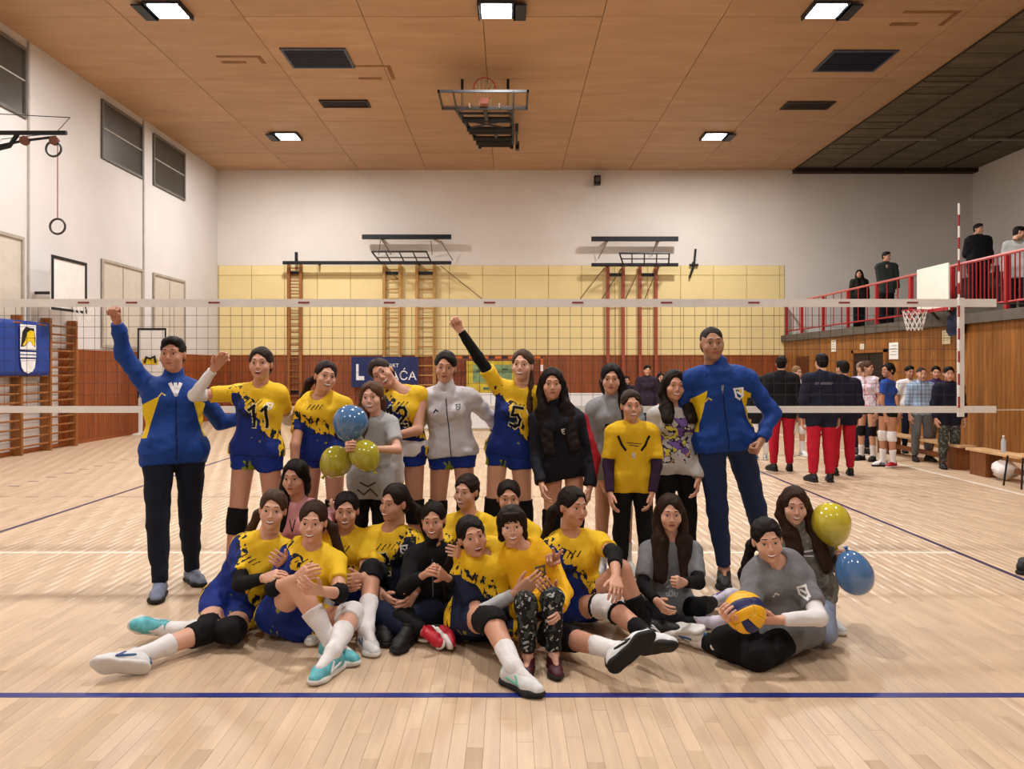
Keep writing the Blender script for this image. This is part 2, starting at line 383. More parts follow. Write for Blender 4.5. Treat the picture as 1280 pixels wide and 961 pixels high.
# door and notices on the right wall
d1 = struct(MB().box(XR-.06, XR-.02, 18.3, 19.9, 0, 2.0).build('door_1', M('dark_doorway', '1F130E', .6)))
MB().box(XR-.09, XR-.02, 18.2, 18.3, 0, 2.08).box(XR-.09, XR-.02, 19.9, 20.0, 0, 2.08).box(XR-.09, XR-.02, 18.2, 20.0, 2.0, 2.08).build('door_frame', m_wallbar, d1)
MB().box(XR-.075, XR-.055, 19.08, 19.12, 0, 2.0).build('door_meeting_stile', m_black_metal, d1)
d2 = struct(MB().box(XR-.06, XR-.02, 23.0, 23.9, 0, 1.98).build('door_2', M('brown_door', '5A2E14', .5)))
MB().lathe([(.0,0),(.03,0),(.03,.04),(0,.04)], (0,0,0), 10, Matrix.Translation((XR-.06, 23.15, 1.05)) @ Matrix.Rotation(-math.pi/2, 4, 'Y')).build('door_handle', m_black_metal, d2)
def notice(y, z, w, h, lab, c='E8E2D2', lines=4):
    o = MB().box(XR-.045, XR-.03, y-w/2, y+w/2, z-h/2, z+h/2).build('paper_notice', M('notice_'+c, c, .7, var=.03))
    tag(o, lab, 'notice')
    mb = MB()
    for k in range(lines): mb.box(XR-.047, XR-.0452, y-w*.35, y+w*.35*(1 if k % 2 else .6), z+h*.3-k*h*.18, z+h*.33-k*h*.18)
    mb.build('print', M('grey_print', '77736C', .7), o)
notice(21.2, 2.23, .3, .32, 'small cream paper notice on the wooden wall, farthest of the four')
notice(19.5, 2.13, .2, .2, 'smallest square white notice above the doorway on the wooden wall')
notice(17.9, 2.02, .42, .38, 'large white paper notice on the wooden wall right of the doorway', 'F0F0EC')
notice(15.75, 2.25, .28, .28, 'cream paper notice below the white side basketball board', 'E6D9B0')
# ================= sports equipment and furniture =================
def text_mesh(s, size, M_, ext=.002, align='CENTER'):
    cu = bpy.data.curves.new('lettering', 'FONT'); cu.body = s; cu.size = size; cu.extrude = ext; cu.align_x = align; cu.align_y = 'CENTER'; cu.resolution_u = 2
    ob = bpy.data.objects.new('tmp', cu); COL.objects.link(ob)
    dg = bpy.context.evaluated_depsgraph_get(); me = bpy.data.meshes.new_from_object(ob.evaluated_get(dg))
    bpy.data.objects.remove(ob); bpy.data.curves.remove(cu); me.transform(M_); return me
FACE_CAM = Matrix.Rotation(math.pi/2, 4, 'X')          # text readable from -Y
FACE_RIGHT = Matrix.Rotation(math.pi/2, 4, 'Z') @ Matrix.Rotation(math.pi/2, 4, 'X')   # readable from +X

# --- volleyball net ---
net = empty('volleyball_net', (0, NY, 0), 'volleyball net with white tapes stretched across the hall behind the team', 'net')
NX0, NX1 = -5.9, 4.31
m_tape = M('net_tape', 'E9E7E2', .6, var=.04); m_cord = M('net_cord', '2A2420', .7)
m_tape_mark = M('tape_marking', '8C2A30', .6)
MB().box(NX0, NX1, NY-.008, NY+.008, 2.17, 2.24).build('top_tape', m_tape, net)
MB().box(NX0, NX1, NY-.007, NY+.007, 1.235, 1.295).build('bottom_tape', m_tape, net)
mb = MB(); x = NX0+.05
def cord(mb, a, b_, r=.0017): mb.tube([a, b_], r, 4, caps=False)
while x < SR_+.02: cord(mb, (x, NY, 1.28), (x, NY, 2.18)); x += .1
for i in range(9): cord(mb, (NX0, NY, 1.295+.1*i), (SR_+.02, NY, 1.295+.1*i))
o = mb.build('netting', m_cord, net); o['kind'] = 'stuff'
MB().box(SR_-.0, SR_+.055, NY-.011, NY+.011, 1.2, 2.25).build('side_band', m_tape, net)
MB().box(SL-.055, SL, NY-.011, NY+.011, 1.2, 2.25).build('side_band', m_tape, net)
mb = MB(); x = -4.0
for px in (105, 165, 268, 380, 487, 612, 722, 833, 942, 1055, 1140): 
    x = (px-VX)/FPX*NY; mb.box(x-.05, x+.05, NY-.0095, NY-.0078, 2.2, 2.215)
mb.build('tape_marking', m_tape_mark, net)
ant = MB()
for xx in (SR_+.0, ):
    for k in range(18):
        pass
a_ = empty('net_antenna', (SR_, NY-.02, 1.3), 'red and white striped antenna standing up from the right end of the net', 'antenna')
for k in range(18):
    MB().tube([(SR_, NY-.022, 1.28+.1*k), (SR_, NY-.022, 1.38+.1*k)], .009, 8).build('band', M('antenna_white', 'EDEBE8', .4) if k % 2 else m_red_rail, a_)
MB().tube([(NX1, NY, 2.2), (6.8, NY, 2.2)], .006, 6).build('top_cable', m_cord, net)
MB().tube([(NX1, NY, 1.26), (6.8, NY, 1.27)], .005, 6).build('bottom_cable', M('pale_rope', 'C9B9A5', .7), net)
MB().tube([(NX0, NY, 2.2), (-6.6, NY, 2.2)], .006, 6).build('top_cable', m_cord, net)
MB().tube([(NX0, NY, 1.26), (-6.6, NY, 1.27)], .005, 6).build('bottom_cable', M('pale_rope', 'C9B9A5', .7), net)
for sx in (-6.65, 6.85):
    t = empty('net_post', (sx, NY, 0), 'steel net post at the %s end of the net, outside the court' % ('left' if sx < 0 else 'right'), 'post')
    MB().lathe([(0,0),(.05,0),(.05,2.45),(0,2.47)], (sx, NY, 0.002), 16).build('pole', m_frame, t)
    MB().lathe([(0,0),(.12,0),(.12,.03),(.06,.05)], (sx, NY, 0.002), 16).build('base', m_black_metal, t)

# --- folded basketball hoop under the ceiling ---
bh = empty('ceiling_basketball_hoop', (-.5, 19, HC), 'folded basketball hoop with black frame hanging under the plywood ceiling', 'basketball hoop')
bx0, bx1, by0, by1, bz = -1.42, .42, 15.85, 16.9, 7.2
m_chr = M('board_frame_steel', '3B3A3C', .4, metal=.4)
fr = MB()
fr.box(bx0, bx1, by0, by0+.05, bz-.02, bz+.03).box(bx0, bx1, by1-.06, by1, bz-.04, bz+.04).box(bx0, bx0+.04, by0, by1, bz-.02, bz+.03).box(bx1-.04, bx1, by0, by1, bz-.02, bz+.03)
fr.build('board_frame', m_chr, bh)
MB().box(bx0+.04, bx1-.04, by0+.05, by1-.06, bz, bz+.01).build('backboard', M('clear_board', 'B58B66', .15, alpha=.3), bh)
MB().box(bx0, bx1, by1-.0, by1+.02, bz-.01, bz+.02).build('board_edge', m_white, bh)
for xx in (-.83, -.2): MB().box(xx, xx+.03, by1-.35, by1-.06, bz-.012, bz-.002).build('target_line', m_white, bh)
for xx in (-1.12, .1): MB().box(xx, xx+.03, by0, by1, bz-.03, bz).build('board_stiffener', m_chr, bh)
ring = [(-.5+.23*math.cos(a), 16.72, bz+.36+.23*math.sin(a)) for a in [2*math.pi*k/28 for k in range(28)]]
MB().tube(ring, .012, 8, closed=True).build('ring', m_red_rail, bh)
MB().box(-.58, -.42, 16.64, 16.8, bz+.02, bz+.14).build('ring_bracket', m_red_rail, bh)
nt_ = MB()
for k in range(12):
    a = 2*math.pi*k/12
    nt_.tube([(-.5+.23*math.cos(a), 16.72, bz+.36+.23*math.sin(a)), (-.5+.15*math.cos(a+.25), 16.9, bz+.22+.15*math.sin(a+.25)), (-.5+.12*math.cos(a), 17.05, bz+.14+.12*math.sin(a))], .006, 4)
nt_.tube([(-.5+.12*math.cos(2*math.pi*k/16), 17.05, bz+.14+.12*math.sin(2*math.pi*k/16)) for k in range(16)], .012, 6, closed=True)
nt_.build('hoop_net', M('cream_net', 'D8CBA6', .8), bh)
F_ = MB()
for xs_, xe in ((-1.12, -.78), (.08, .12)):
    F_.tube([(xs_, 16.9, bz), (xe, 21.8, HC-.1)], .05, 8)
F_.build('swing_arm', m_black_metal, bh)
for (yy, zz, r) in ((17.3, 7.22, .03), (18.0, 7.3, .07), (18.9, 7.36, .06), (19.3, 7.42, .07), (20.2, 7.52, .06), (20.9, 7.62, .08), (21.7, 7.75, .04)):
    f = (yy-16.9)/4.9
    MB().tube([(-1.12+.34*f, yy, zz), (.1, yy, zz)], r, 8).build('cross_bar', m_black_metal, bh)
MB().tube([(-1.0, 18.1, 7.32), (-.1, 18.85, 7.38)], .02, 6).tube([(0, 18.1, 7.32), (-.9, 18.85, 7.38)], .02, 6).tube([(-.95, 19.3, 7.5), (.05, 19.35, 7.5)], .05, 8).tube([(-.35, 19.4, 7.5), (-.3, 20.2, 7.55)], .05, 8).build('brace', m_chr, bh)
MB().tube([(-.5, 16.9, bz-.0), (-.48, 17.9, 7.28)], .05, 8).build('centre_strut', m_black_metal, bh)
MB().tube([(-1.0, 17.2, 7.25), (-1.0, 17.2, HC)], .03, 8).tube([(0, 17.2, 7.25), (0, 17.2, HC)], .03, 8).tube([(-.78, 21.8, 7.7), (-.78, 21.8, HC)], .05, 8).tube([(.1, 21.8, 7.7), (.1, 21.8, HC)], .05, 8).build('hanger', m_black_metal, bh)
MB().tube([(.2, 19, 7.45), (.24, 21.2, 7.62)], .03, 6).box(.17, .25, 18.9, 19.1, 7.3, 7.5).box(.2, .3, 21.1, 21.3, 7.5, 7.7).build('damper', m_black_metal, bh)

# --- small speaker under the back ceiling ---
sp = empty('wall_speaker', (2.8, YB-.2, 7.55), 'small black speaker high on the back wall just below the ceiling', 'speaker')
MB().cbox(2.72, 2.92, YB-.32, YB-.1, 7.42, 7.7, .02, -1).build('cabinet', m_black_metal, sp)
MB().lathe([(0,0),(.06,0),(.07,.01),(.08,.02)], (2.82, YB-.33, 7.56), 16, Matrix.Rotation(math.pi/2, 4, 'X')).build('speaker_cone', M('cone_grey', '4C4A46', .6), sp)
MB().box(2.79, 2.85, YB-.1, YB, 7.6, 7.7).build('bracket', m_black_metal, sp)

# --- climbing frames on the back wall ---
def ladder(xa, xb, z0, z1, n, mat, label, y=YB-.14, dx=0):
    t = empty('wall_ladder', ((xa+xb)/2, y, 0), label, 'ladder')
    for xx in (xa, xb): MB().box(xx-.045, xx+.045, y-.06, y+.06, z0, z1).build('upright', mat, t)
    r = MB().tube([(-(xb-xa)/2+.04, 0, 0), ((xb-xa)/2-.04, 0, 0)], .02, 8).mesh('rung'); r.materials.append(mat)
    for k in range(n):
        o = bpy.data.objects.new('rung', r); COL.objects.link(o); o.parent = t
        o.location = (0, 0, z0+(z1-z0)*(k+.5)/n)
    for zb in (z1-.3, z0+.8): MB().box(xa, xb, y+.06, YB-.036, zb, zb+.1).build('wall_bracket', m_black_metal, t)
    return t
def bx(px): return (px-VX)/FPX*(YB-.15)
def bz_(py): return CH+(VY-py)/FPX*(YB-.15)
ladder(bx(361), bx(376), .03, bz_(331), 24, m_wallbar, 'narrow dark wooden ladder on the back wall, leftmost behind the net')
ladder(bx(480), bx(500), .03, bz_(331), 16, m_wallbar_l, 'light wooden ladder under the left black beams, left one of its pair')
ladder(bx(521), bx(543), .03, bz_(331), 16, m_wallbar_l, 'light wooden ladder under the left black beams, right one of its pair')
ladder(bx(760), bx(779), .03, bz_(333), 2, M('brick_red_pole', '9A4A34', .5), 'reddish pair of climbing poles under the right black beams, left pair')
ladder(bx(800), bx(820), .03, bz_(333), 2, M('brick_red_pole', '9A4A34', .5), 'reddish pair of climbing poles under the right black beams, right pair')
def beam(x0, x1, py, lab, r=.07, yo=.45):
    t = empty('black_beam', (bx((x0+x1)/2), YB-yo, bz_(py)), lab, 'beam')
    MB().cbox(bx(x0), bx(x1), YB-yo-.06, YB-yo+.06, bz_(py)-r, bz_(py)+r, .01, -1).build('bar', m_black_metal, t)
    mb = MB()
    for f in (.2, .8):
        xx = bx(x0)+(bx(x1)-bx(x0))*f; mb.box(xx-.03, xx+.03, YB-yo+.06, YB-.0, bz_(py)-.03, bz_(py)+.03)
    mb.build('bracket', m_chr, t)
    return t
b1 = beam(455, 565, 298, 'upper black beam on the white back wall, left set')
b2 = beam(738, 845, 300.5, 'upper black beam on the white back wall, right set')
b3 = beam(357, 565, 330, 'long lower black beam across the top of the left wooden ladders', .05)
b4 = beam(738, 845, 332.5, 'lower black beam across the top of the red climbing poles', .05)
MB().tube([(bx(372), YB-.3, bz_(331)), (bx(372), YB-.3, bz_(316))], .05, 6).build('pin', m_black_metal, b3)
def rack(xa, xb, py0, py1, lab, stays):
    t = empty('rope_rack', (bx((xa+xb)/2), YB-.5, bz_(py0)), lab, 'rack')
    z0, z1 = bz_(py1), bz_(py0)
    f = MB().tube([(bx(xa), YB-1.1, z1), (bx(xb), YB-1.1, z1)], .03, 8).tube([(bx(xa), YB-1.1, z1), (bx(xa)+.2, YB-.5, z0)], .025, 8).tube([(bx(xb), YB-1.1, z1), (bx(xb)+.1, YB-.5, z0)], .025, 8).tube([(bx(xa)+.1, YB-.8, (z0+z1)/2), (bx(xb)+.05, YB-.8, (z0+z1)/2)], .02, 8)
    for k in range(1, 4): 
        xx = bx(xa)+(bx(xb)-bx(xa))*k/4; f.tube([(xx, YB-1.1, z1), (xx+.1, YB-.5, z0)], .02, 8)
    f.build('frame', m_chr, t)
    s = MB()
    for (x0, y0, x1, y1) in stays: s.tube([(bx(x0), YB-.5, bz_(y0)), (bx(x1), YB-.1, bz_(y1))], .012, 6)
    s.build('stay', M('stay_rod', '5E4A34', .5), t)
rack(471, 537, 320, 331, 'black steel rack frame leaning out between the left black beams',
     [(480, 303, 489, 318), (552, 303, 566, 325), (484, 334, 500, 352), (552, 334, 602, 373), (478, 302, 473, 318), (540, 303, 540, 318)])
rack(769, 829, 322, 332, 'black steel rack frame leaning out between the right black beams',
     [(758, 303, 748, 323), (818, 303, 815, 320), (754, 336, 725, 374), (776, 336, 752, 374), (798, 336, 782, 374), (820, 336, 806, 374)])
cl = empty('climbing_hook', (bx(868), YB-.1, bz_(328)), 'small black hooked bracket on the back wall, right of the black beams', 'hook')
MB().tube([(bx(870), YB-.1, bz_(311)), (bx(868), YB-.12, bz_(330)), (bx(862), YB-.12, bz_(347))], .035, 8).tube([(bx(862), YB-.12, bz_(331)), (bx(873), YB-.12, bz_(331))], .035, 8).box(bx(866), bx(869), YB-.1, YB-.01, bz_(333), bz_(327)).build('hook', m_black_metal, cl)

# --- handball goal, posters and boards along the back wall ---
m_org = M('goal_orange', 'C4622A', .45); m_gdark = M('goal_dark_band', '2A2022', .45)
gx0, gx1, gy = bx(556), bx(676), YB-.9
gl = empty('handball_goal', ((gx0+gx1)/2, gy, 0), 'handball goal with striped crossbar against the back wall', 'goal')
k = 0; x = gx0
while x < gx1-.01:
    MB().box(x, min(x+.2, gx1), gy-.04, gy+.04, 1.92, 2.0).build('crossbar_band', m_gdark if k % 2 else m_org, gl); x += .2; k += 1
for xx in (gx0, gx1):
    for k in range(10): MB().box(xx-.04, xx+.04, gy-.04, gy+.04, .003+.192*k, .003+.192*(k+1)).build('post_band', m_org if k % 2 else m_white, gl)
MB().tube([(gx0, gy, 1.96), (gx0, YB-.06, 1.9), (gx0, YB-.06, .03)], .02, 6).tube([(gx1, gy, 1.96), (gx1, YB-.06, 1.9), (gx1, YB-.06, .03)], .02, 6).build('back_frame', m_chr, gl)
g = MB(); 
for k in range(30):
    x = gx0+(gx1-gx0)*k/29; cord(g, (x, YB-.08, .05), (x, YB-.08, 1.9), .004)
for k in range(16): cord(g, (gx0, YB-.08, .05+.12*k), (gx1, YB-.08, .05+.12*k), .004)
o = g.build('goal_net', M('goal_net_cord', '7A3020', .8), gl); o['kind'] = 'stuff'
def panel(name, lab, cat, x0, x1, z0, z1, y, mat, th=.02):
    t = empty(name, ((x0+x1)/2, y, z0), lab, cat)
    MB().cbox(x0, x1, y-th, y, z0, z1, .003, -1).build('board', mat, t); return t
m_py = M('poster_yellow', 'C9B23A', .6, var=.25, vs=5); m_pg = M('poster_green', '7F9A6E', .6, var=.3, vs=8)
pt = panel('wall_poster', 'yellow and green poster hanging inside the handball goal', 'poster', bx(583), bx(650), bz_(491), bz_(451), YB-.12, m_py)
MB().box(bx(591), bx(640), YB-.145, YB-.1405, bz_(478), bz_(456)).build('picture', m_pg, pt)
for (xx, zz, w) in ((596, 462, 8), (612, 470, 10), (628, 460, 7), (604, 484, 20), (630, 485, 12)):
    MB().box(bx(xx), bx(xx+w), YB-.149, YB-.1455, bz_(zz+3), bz_(zz)).build('print_block', M('poster_print', '4E6A58' , .6), pt)
bn = panel('club_banner', 'dark blue banner with white capital letters on the back wall', 'banner', bx(440), bx(523), bz_(484), bz_(446), YB-.23, M('banner_navy', '1E2A5E', .7, var=.12))
m_wt = M('white_lettering', 'E8E8EA', .6)
link('lettering', text_mesh('AĆA', .4, Matrix.Translation((bx(505), YB-.253, bz_(470))) @ FACE_CAM), bn, [m_wt])
link('lettering', text_mesh('SPORT', .17, Matrix.Translation((bx(489), YB-.253, bz_(457))) @ FACE_CAM), bn, [m_wt])
MB().box(bx(446), bx(449), YB-.26, YB-.252, bz_(475), bz_(455)).box(bx(449), bx(456), YB-.26, YB-.252, bz_(475), bz_(470)).build('emblem', m_wt, bn)
# white advertising boards on the floor
ads = [(488, 552), (556, 620), (624, 688), (692, 756), (760, 812)]
for i, (a, b_) in enumerate(ads):
    y = 20.5; xa, xb = (a-VX)/FPX*y, (b_-VX)/FPX*y
    lab = ['leftmost white advertising board standing on the floor behind the net', 'white advertising board behind the net, second from the left', 'white advertising board with dark printed letters behind player number five', 'white advertising board behind the net, second from the right', 'rightmost white advertising board standing on the floor behind the net'][i]
    t = empty('advertising_board', ((xa+xb)/2, y, 0), lab, 'board')
    MB().cbox(xa, xb, y, y+.04, .06, .98, .004, -1).build('board', M('ad_board_white', 'DFE0E2', .4, var=.04), t)
    MB().box(xa+.1, xa+.15, y-.15, y+.3, .0015, .06).box(xb-.15, xb-.1, y-.15, y+.3, .0015, .06).build('foot', m_black_metal, t)
    s = ('SAVA', 'OPEL', 'NIS', 'GAS', 'DDOR')[i]
    link('lettering', text_mesh(('n', 'no', 'n', 'om', 'o')[i], .42, Matrix.Translation(((xa+xb)/2-.2 if i != 1 else xb-.3, y-.003, .52)) @ FACE_CAM), t, [M('ad_lettering', '2A3550', .5)])

# --- left wall: wall bars, banner, side hoop ---
def wall_bars(y0, n, lab):
    t = empty('wall_bars', (XL+.15, y0, 0), lab, 'wall bars')
    w = .93
    for k in range(n+1):
        y = y0+w*k
        MB().cbox(XL+.02, XL+.22, y-.03, y+.03, .0015, 2.62, .004).build('upright', m_wallbar, t)
    rm = MB().tube([(0, -w/2+.031, 0), (0, w/2-.031, 0)], .019, 8).mesh('rung'); rm.materials.append(m_wallbar)
    for k in range(n):
        for j in range(15):
            o = bpy.data.objects.new('rung', rm); COL.objects.link(o); o.parent = t
            o.location = (.03 if j < 14 else .09, w*(k+.5), .16+.165*j)
wall_bars(11.82, 2, 'wooden wall bars on the left wall, nearer set mostly out of the frame')
wall_bars(13.72, 3, 'wooden wall bars on the left wall beneath the blue club banner')
lb = empty('blue_club_banner', (XL+.27, 14.6, 1.5), 'blue fabric banner with a yellow bull crest hung over the wall bars', 'banner')
me = MB(); ny, nz = 24, 12
for j in range(nz+1):
    for i in range(ny+1):
        y = 13.85+1.58*i/ny; z = 1.49+1.02*j/nz
        me.v.append((XL+.26+.012*math.sin(y*9)+.006*math.sin(z*14+y*5), y, z))
for j in range(nz):
    for i in range(ny): a = j*(ny+1)+i; me.f.append((a, a+1, a+ny+2, a+ny+1))
o = me.build('cloth', M('banner_blue', '1D3C8C', .7, var=.1), lb, True)
so = o.modifiers.new('thickness', 'SOLIDIFY'); so.thickness = .006; so.offset = -1
def flat(yc, zc, pts, mat, name, lift, parent, sx=1.):
    """flat patch on the left banner; points (y, z)"""
    v0 = [(XL+.29+lift, yc+p[0]*sx, zc+p[1]) for p in pts]; v1 = [(a-.006, b_, c_) for a, b_, c_ in v0]; n_ = len(pts)
    m_ = MB(); m_.add(v0+v1, [tuple(range(n_)), tuple(range(2*n_-1, n_-1, -1))]+[(i, i+n_, (i+1) % n_+n_, (i+1) % n_) for i in range(n_)])
    return m_.build(name, mat, parent)
m_cy = M('crest_yellow', 'E3C41E', .6)
flat(14.72, 2.02, [(-.24,.42),(-.24,-.05),(.24,-.05),(.24,.42)], m_wt, 'crest_field', 0, lb)
flat(14.72, 2.02, [(-.23,.0),(-.18,.28),(-.08,.38),(.05,.36),(.17,.36),(.22,.14),(.2,.0),(.12,.1),(.02,.12),(-.1,.02)], M('crest_black', '101010', .6), 'crest_bull', .004, lb)
flat(14.74, 2.04, [(-.12,.1),(-.06,.25),(.04,.3),(.15,.28),(.16,.12),(.18,.02),(.1,.02),(.06,.1),(-.04,.08),(-.16,.0),(-.2,.02)], m_cy, 'crest_bull_body', .008, lb)
flat(14.72, 1.9, [(-.24,.03),(-.24,-.01),(.24,-.01),(.24,.03)], m_wt, 'crest_stripe', .001, lb)
flat(14.72, 1.84, [(-.24,.03),(-.24,-.01),(.24,-.01),(.24,.03)], m_wt, 'crest_stripe', .001, lb)
flat(14.72, 1.78, [(-.23,.02),(-.2,-.14),(-.12,-.22),(0,-.25),(.12,-.22),(.2,-.14),(.23,.02)], m_wt, 'crest_shield', .001, lb)
lh = empty('side_basketball_board', (XL+.5, 15.8, 2.7), 'white basketball backboard with black border mounted on the left wall', 'basketball hoop')
MB().box(XL+.5, XL+.53, 15.05, 16.3, 2.75, 3.8).build('backboard', m_white, lh)
MB().box(XL+.525, XL+.545, 15.05, 16.3, 3.74, 3.8).box(XL+.525, XL+.545, 15.05, 16.3, 2.75, 2.8).box(XL+.525, XL+.545, 15.05, 15.11, 2.8, 3.74).box(XL+.525, XL+.545, 16.24, 16.3, 2.8, 3.74).build('border', m_black_metal, lh)
MB().tube([(XL+.01, 15.4, 3.1), (XL+.5, 15.4, 3.1)], .03, 8).tube([(XL+.01, 15.95, 3.1), (XL+.5, 15.95, 3.1)], .03, 8).build('bracket', m_chr, lh)
def hoop(parent, c, n_=24, dirx=1):
    MB().tube([(c[0]+.225*math.cos(2*math.pi*k/n_), c[1]+.225*math.sin(2*math.pi*k/n_), c[2]) for k in range(n_)], .01, 8, closed=True).box(c[0]-dirx*.225-.06, c[0]-dirx*.225+.06, c[1]-.06, c[1]+.06, c[2]-.04, c[2]+.01).build('ring', m_red_rail, parent)
    mb = MB()
    for k in range(12):
        for s in (1, -1):
            pts = []
            for q in range(5):
                a = 2*math.pi*k/12+s*q*.26; r = .225-.022*q
                pts.append((c[0]+r*math.cos(a), c[1]+r*math.sin(a), c[2]-.1*q))
            mb.tube(pts, .006, 4)
    mb.build('hoop_net', M('white_net', 'E9E4DE', .8), parent)
hoop(lh, (XL+.82, 15.68, 2.95))
sb = empty('standing_board', (XL+1.2, 19.2, 0), 'white board with black border and club crest standing near the left wall', 'board')
y = 19.3; xa, xb = (172-VX)/FPX*y, (208-VX)/FPX*y
MB().cbox(xa, xb, y, y+.05, .9, CH+(VY-410)/FPX*y, .004, -1).build('board', m_white, sb)
MB().box(xa, xb, y-.012, y-.001, 2.56, 2.61).box(xa, xa+.04, y-.012, y-.001, .9, 2.56).box(xb-.04, xb, y-.012, y-.001, .9, 2.56).build('border', m_black_metal, sb)
MB().box(xa+.02, xa+.1, y, y+.05, .0015, .9).box(xb-.1, xb-.02, y, y+.05, .0015, .9).box(xa+.02, xa+.1, y-.3, y+.4, .0015, .05).box(xb-.1, xb-.02, y-.3, y+.4, .0015, .05).build('leg', m_white, sb)
mb = MB(); mb.box(xa+.12, xa+.5, y-.012, y-.002, 1.72, 1.86); mb.build('crest_field', m_cy, sb)
MB().tube([(xa+.18, y-.014, 1.76), (xa+.22, y-.014, 1.9), (xa+.32, y-.014, 1.86), (xa+.42, y-.014, 1.92), (xa+.45, y-.014, 1.76)], .03, 6).build('crest_bull', M('crest_black', '101010', .6), sb)
# gymnastics rings on a wall arm
gr = empty('gymnastics_ring_arm', (XL, 14.6, 6.2), 'black swing arm with gymnastics rings high on the left wall', 'gym equipment')
yA = 12.0; ax0, az = (-20-VX)/FPX*yA, CH+(VY-166)/FPX*yA; ax1 = (83-VX)/FPX*yA
MB().tube([(XL+.04, yA, az), (ax1, yA, az)], .035, 8).build('swing_bar', m_black_metal, gr)
MB().tube([(XL, yA, az-.6), ((12-VX)/FPX*yA, yA, az-.2), ((22-VX)/FPX*yA, yA, az-.02)], .035, 8).tube([(XL, yA, az-.5), ((30-VX)/FPX*yA, yA, az-.12), ((70-VX)/FPX*yA, yA, az-.06)], .02, 6).build('brace', m_black_metal, gr)
MB().tube([(XL, yA+2.2, az+1.0), ((42-VX)/FPX*yA, yA+1.0, az+.55), ((70-VX)/FPX*yA, yA, az)], .008, 6).tube([(XL, yA+2.4, az+.6), ((72-VX)/FPX*yA, yA, az)], .008, 6).build('stay', m_black_metal, gr)
for px in (31, 68):
    xx = (px-VX)/FPX*yA
    MB().lathe([(0,-.03),(.07,-.03),(.07,.03),(0,.03)], (xx, yA, az-.12), 14, Matrix.Rotation(math.pi/2, 4, 'X')).build('pulley', M('rust_pulley', '6A3C2C', .6), gr)
def gring(px, zc, lab):
    xx = (px-VX)/FPX*yA; t = empty('gymnastics_ring', (xx, yA, zc), lab, 'gymnastics ring')
    MB().tube([(xx+.115*math.cos(2*math.pi*k/24), yA, zc+.115*math.sin(2*math.pi*k/24)) for k in range(24)], .017, 8, closed=True).build('ring', M('ring_dark_wood', '3A3532', .5), t)
    MB().tube([(xx, yA, zc+.115), (xx, yA, az-.19)], .008, 6).build('strap', M('strap_pink', '9C6A62', .7), t)
gring(72, CH+(VY-283)/FPX*yA, 'round gymnastics ring hanging low on a long strap before the left wall')
gring(67, CH+(VY-186)/FPX*yA, 'gymnastics ring pulled up close under the black wall arm')

# --- side basketball board on the right ---
rb = empty('side_basketball_board', (8.3, 15.6, 3), 'plain white basketball backboard in front of the red railing on the right', 'basketball hoop')
MB().box(8.38, 8.41, 15.0, 16.15, 2.74, 3.64).build('backboard', M('bright_board', 'EDEBE0', .5, var=.03), rb)
MB().box(8.36, 8.38, 15.0, 16.15, 2.74, 2.8).build('lower_edge', m_red_rail, rb)
MB().tube([(8.41, 15.3, 2.9), (XR+.0, 15.3, 2.5)], .03, 8).tube([(8.41, 15.9, 2.9), (XR+.0, 15.9, 2.5)], .03, 8).build('bracket', m_chr, rb)
hoop(rb, (8.1, 15.7, 2.78), dirx=-1)
hj = empty('hanging_jacket', (8.6, 15.1, 2.5), 'dark navy jacket hanging on the wooden wall below the white backboard', 'jacket')
MB().tube([(8.66, 15.15, 2.78), (8.63, 15.15, 2.6), (8.62, 15.17, 2.35), (8.64, 15.17, 2.28)], [.06, .16, .17, .14], 14).build('cloth', M('navy_cloth', '161C33', .8), hj, True)
MB().tube([(8.78, 15.15, 2.8), (8.64, 15.15, 2.8)], .012, 6).build('hook', m_chr, hj)

# --- benches and chair by the right wall ---
m_bench = wood('bench_wood', 'B98F62', 'D3AE82', rough=.45, rand=.1); m_box = wood('bench_leg_wood', '6A3A1C', '8A5228', rough=.5, rand=.1)
def bench(y0, y1, xc, lab):
    t = empty('gym_bench', (xc, (y0+y1)/2, 0), lab, 'bench')
    MB().cbox(xc-.14, xc+.14, y0, y1, .36, .4, .006).build('seat', m_bench, t)
    for yy in (y0+.3, y1-.3): MB().cbox(xc-.13, xc+.13, yy-.2, yy+.2, .0015, .36, .004).build('leg', m_box, t)
    MB().cbox(xc-.02, xc+.02, y0+.5, y1-.5, .12, .2, .004).build('stretcher', m_box, t)
bench(9.3, 12.25, 7.25, 'long low wooden bench by the right wall, nearer one')
bench(12.5, 15.4, 7.3, 'long low wooden bench partly hidden behind the background players')
hc = empty('wooden_chair', (7.05, 10.9, 0), 'wooden chair with dark metal legs at the right edge of the frame', 'chair')
cx, cy = 7.08, 10.75
MB().cbox(cx-.2, cx+.2, cy-.2, cy+.2, .425, .45, .006).build('seat', m_bench, hc)
MB().cbox(cx+.17, cx+.19, cy-.19, cy+.19, .66, .86, .004).build('backrest', m_bench, hc)
for (sx, sy) in ((-1,-1),(-1,1),(1,-1),(1,1)):
    MB().tube([(cx+sx*.16, cy+sy*.16, .425), (cx+sx*.2, cy+sy*.19, .002)], .013, 8).build('leg', m_black_metal, hc)
MB().tube([(cx+.17, cy-.17, .43), (cx+.2, cy-.17, .86)], .012, 8).tube([(cx+.17, cy+.17, .43), (cx+.2, cy+.17, .86)], .012, 8).build('back_post', m_black_metal, hc)
wbg = empty('plastic_bag', (7.2, 11.4, 0), 'crumpled white plastic bag on the floor under the bench', 'bag')
bg = MB(); 
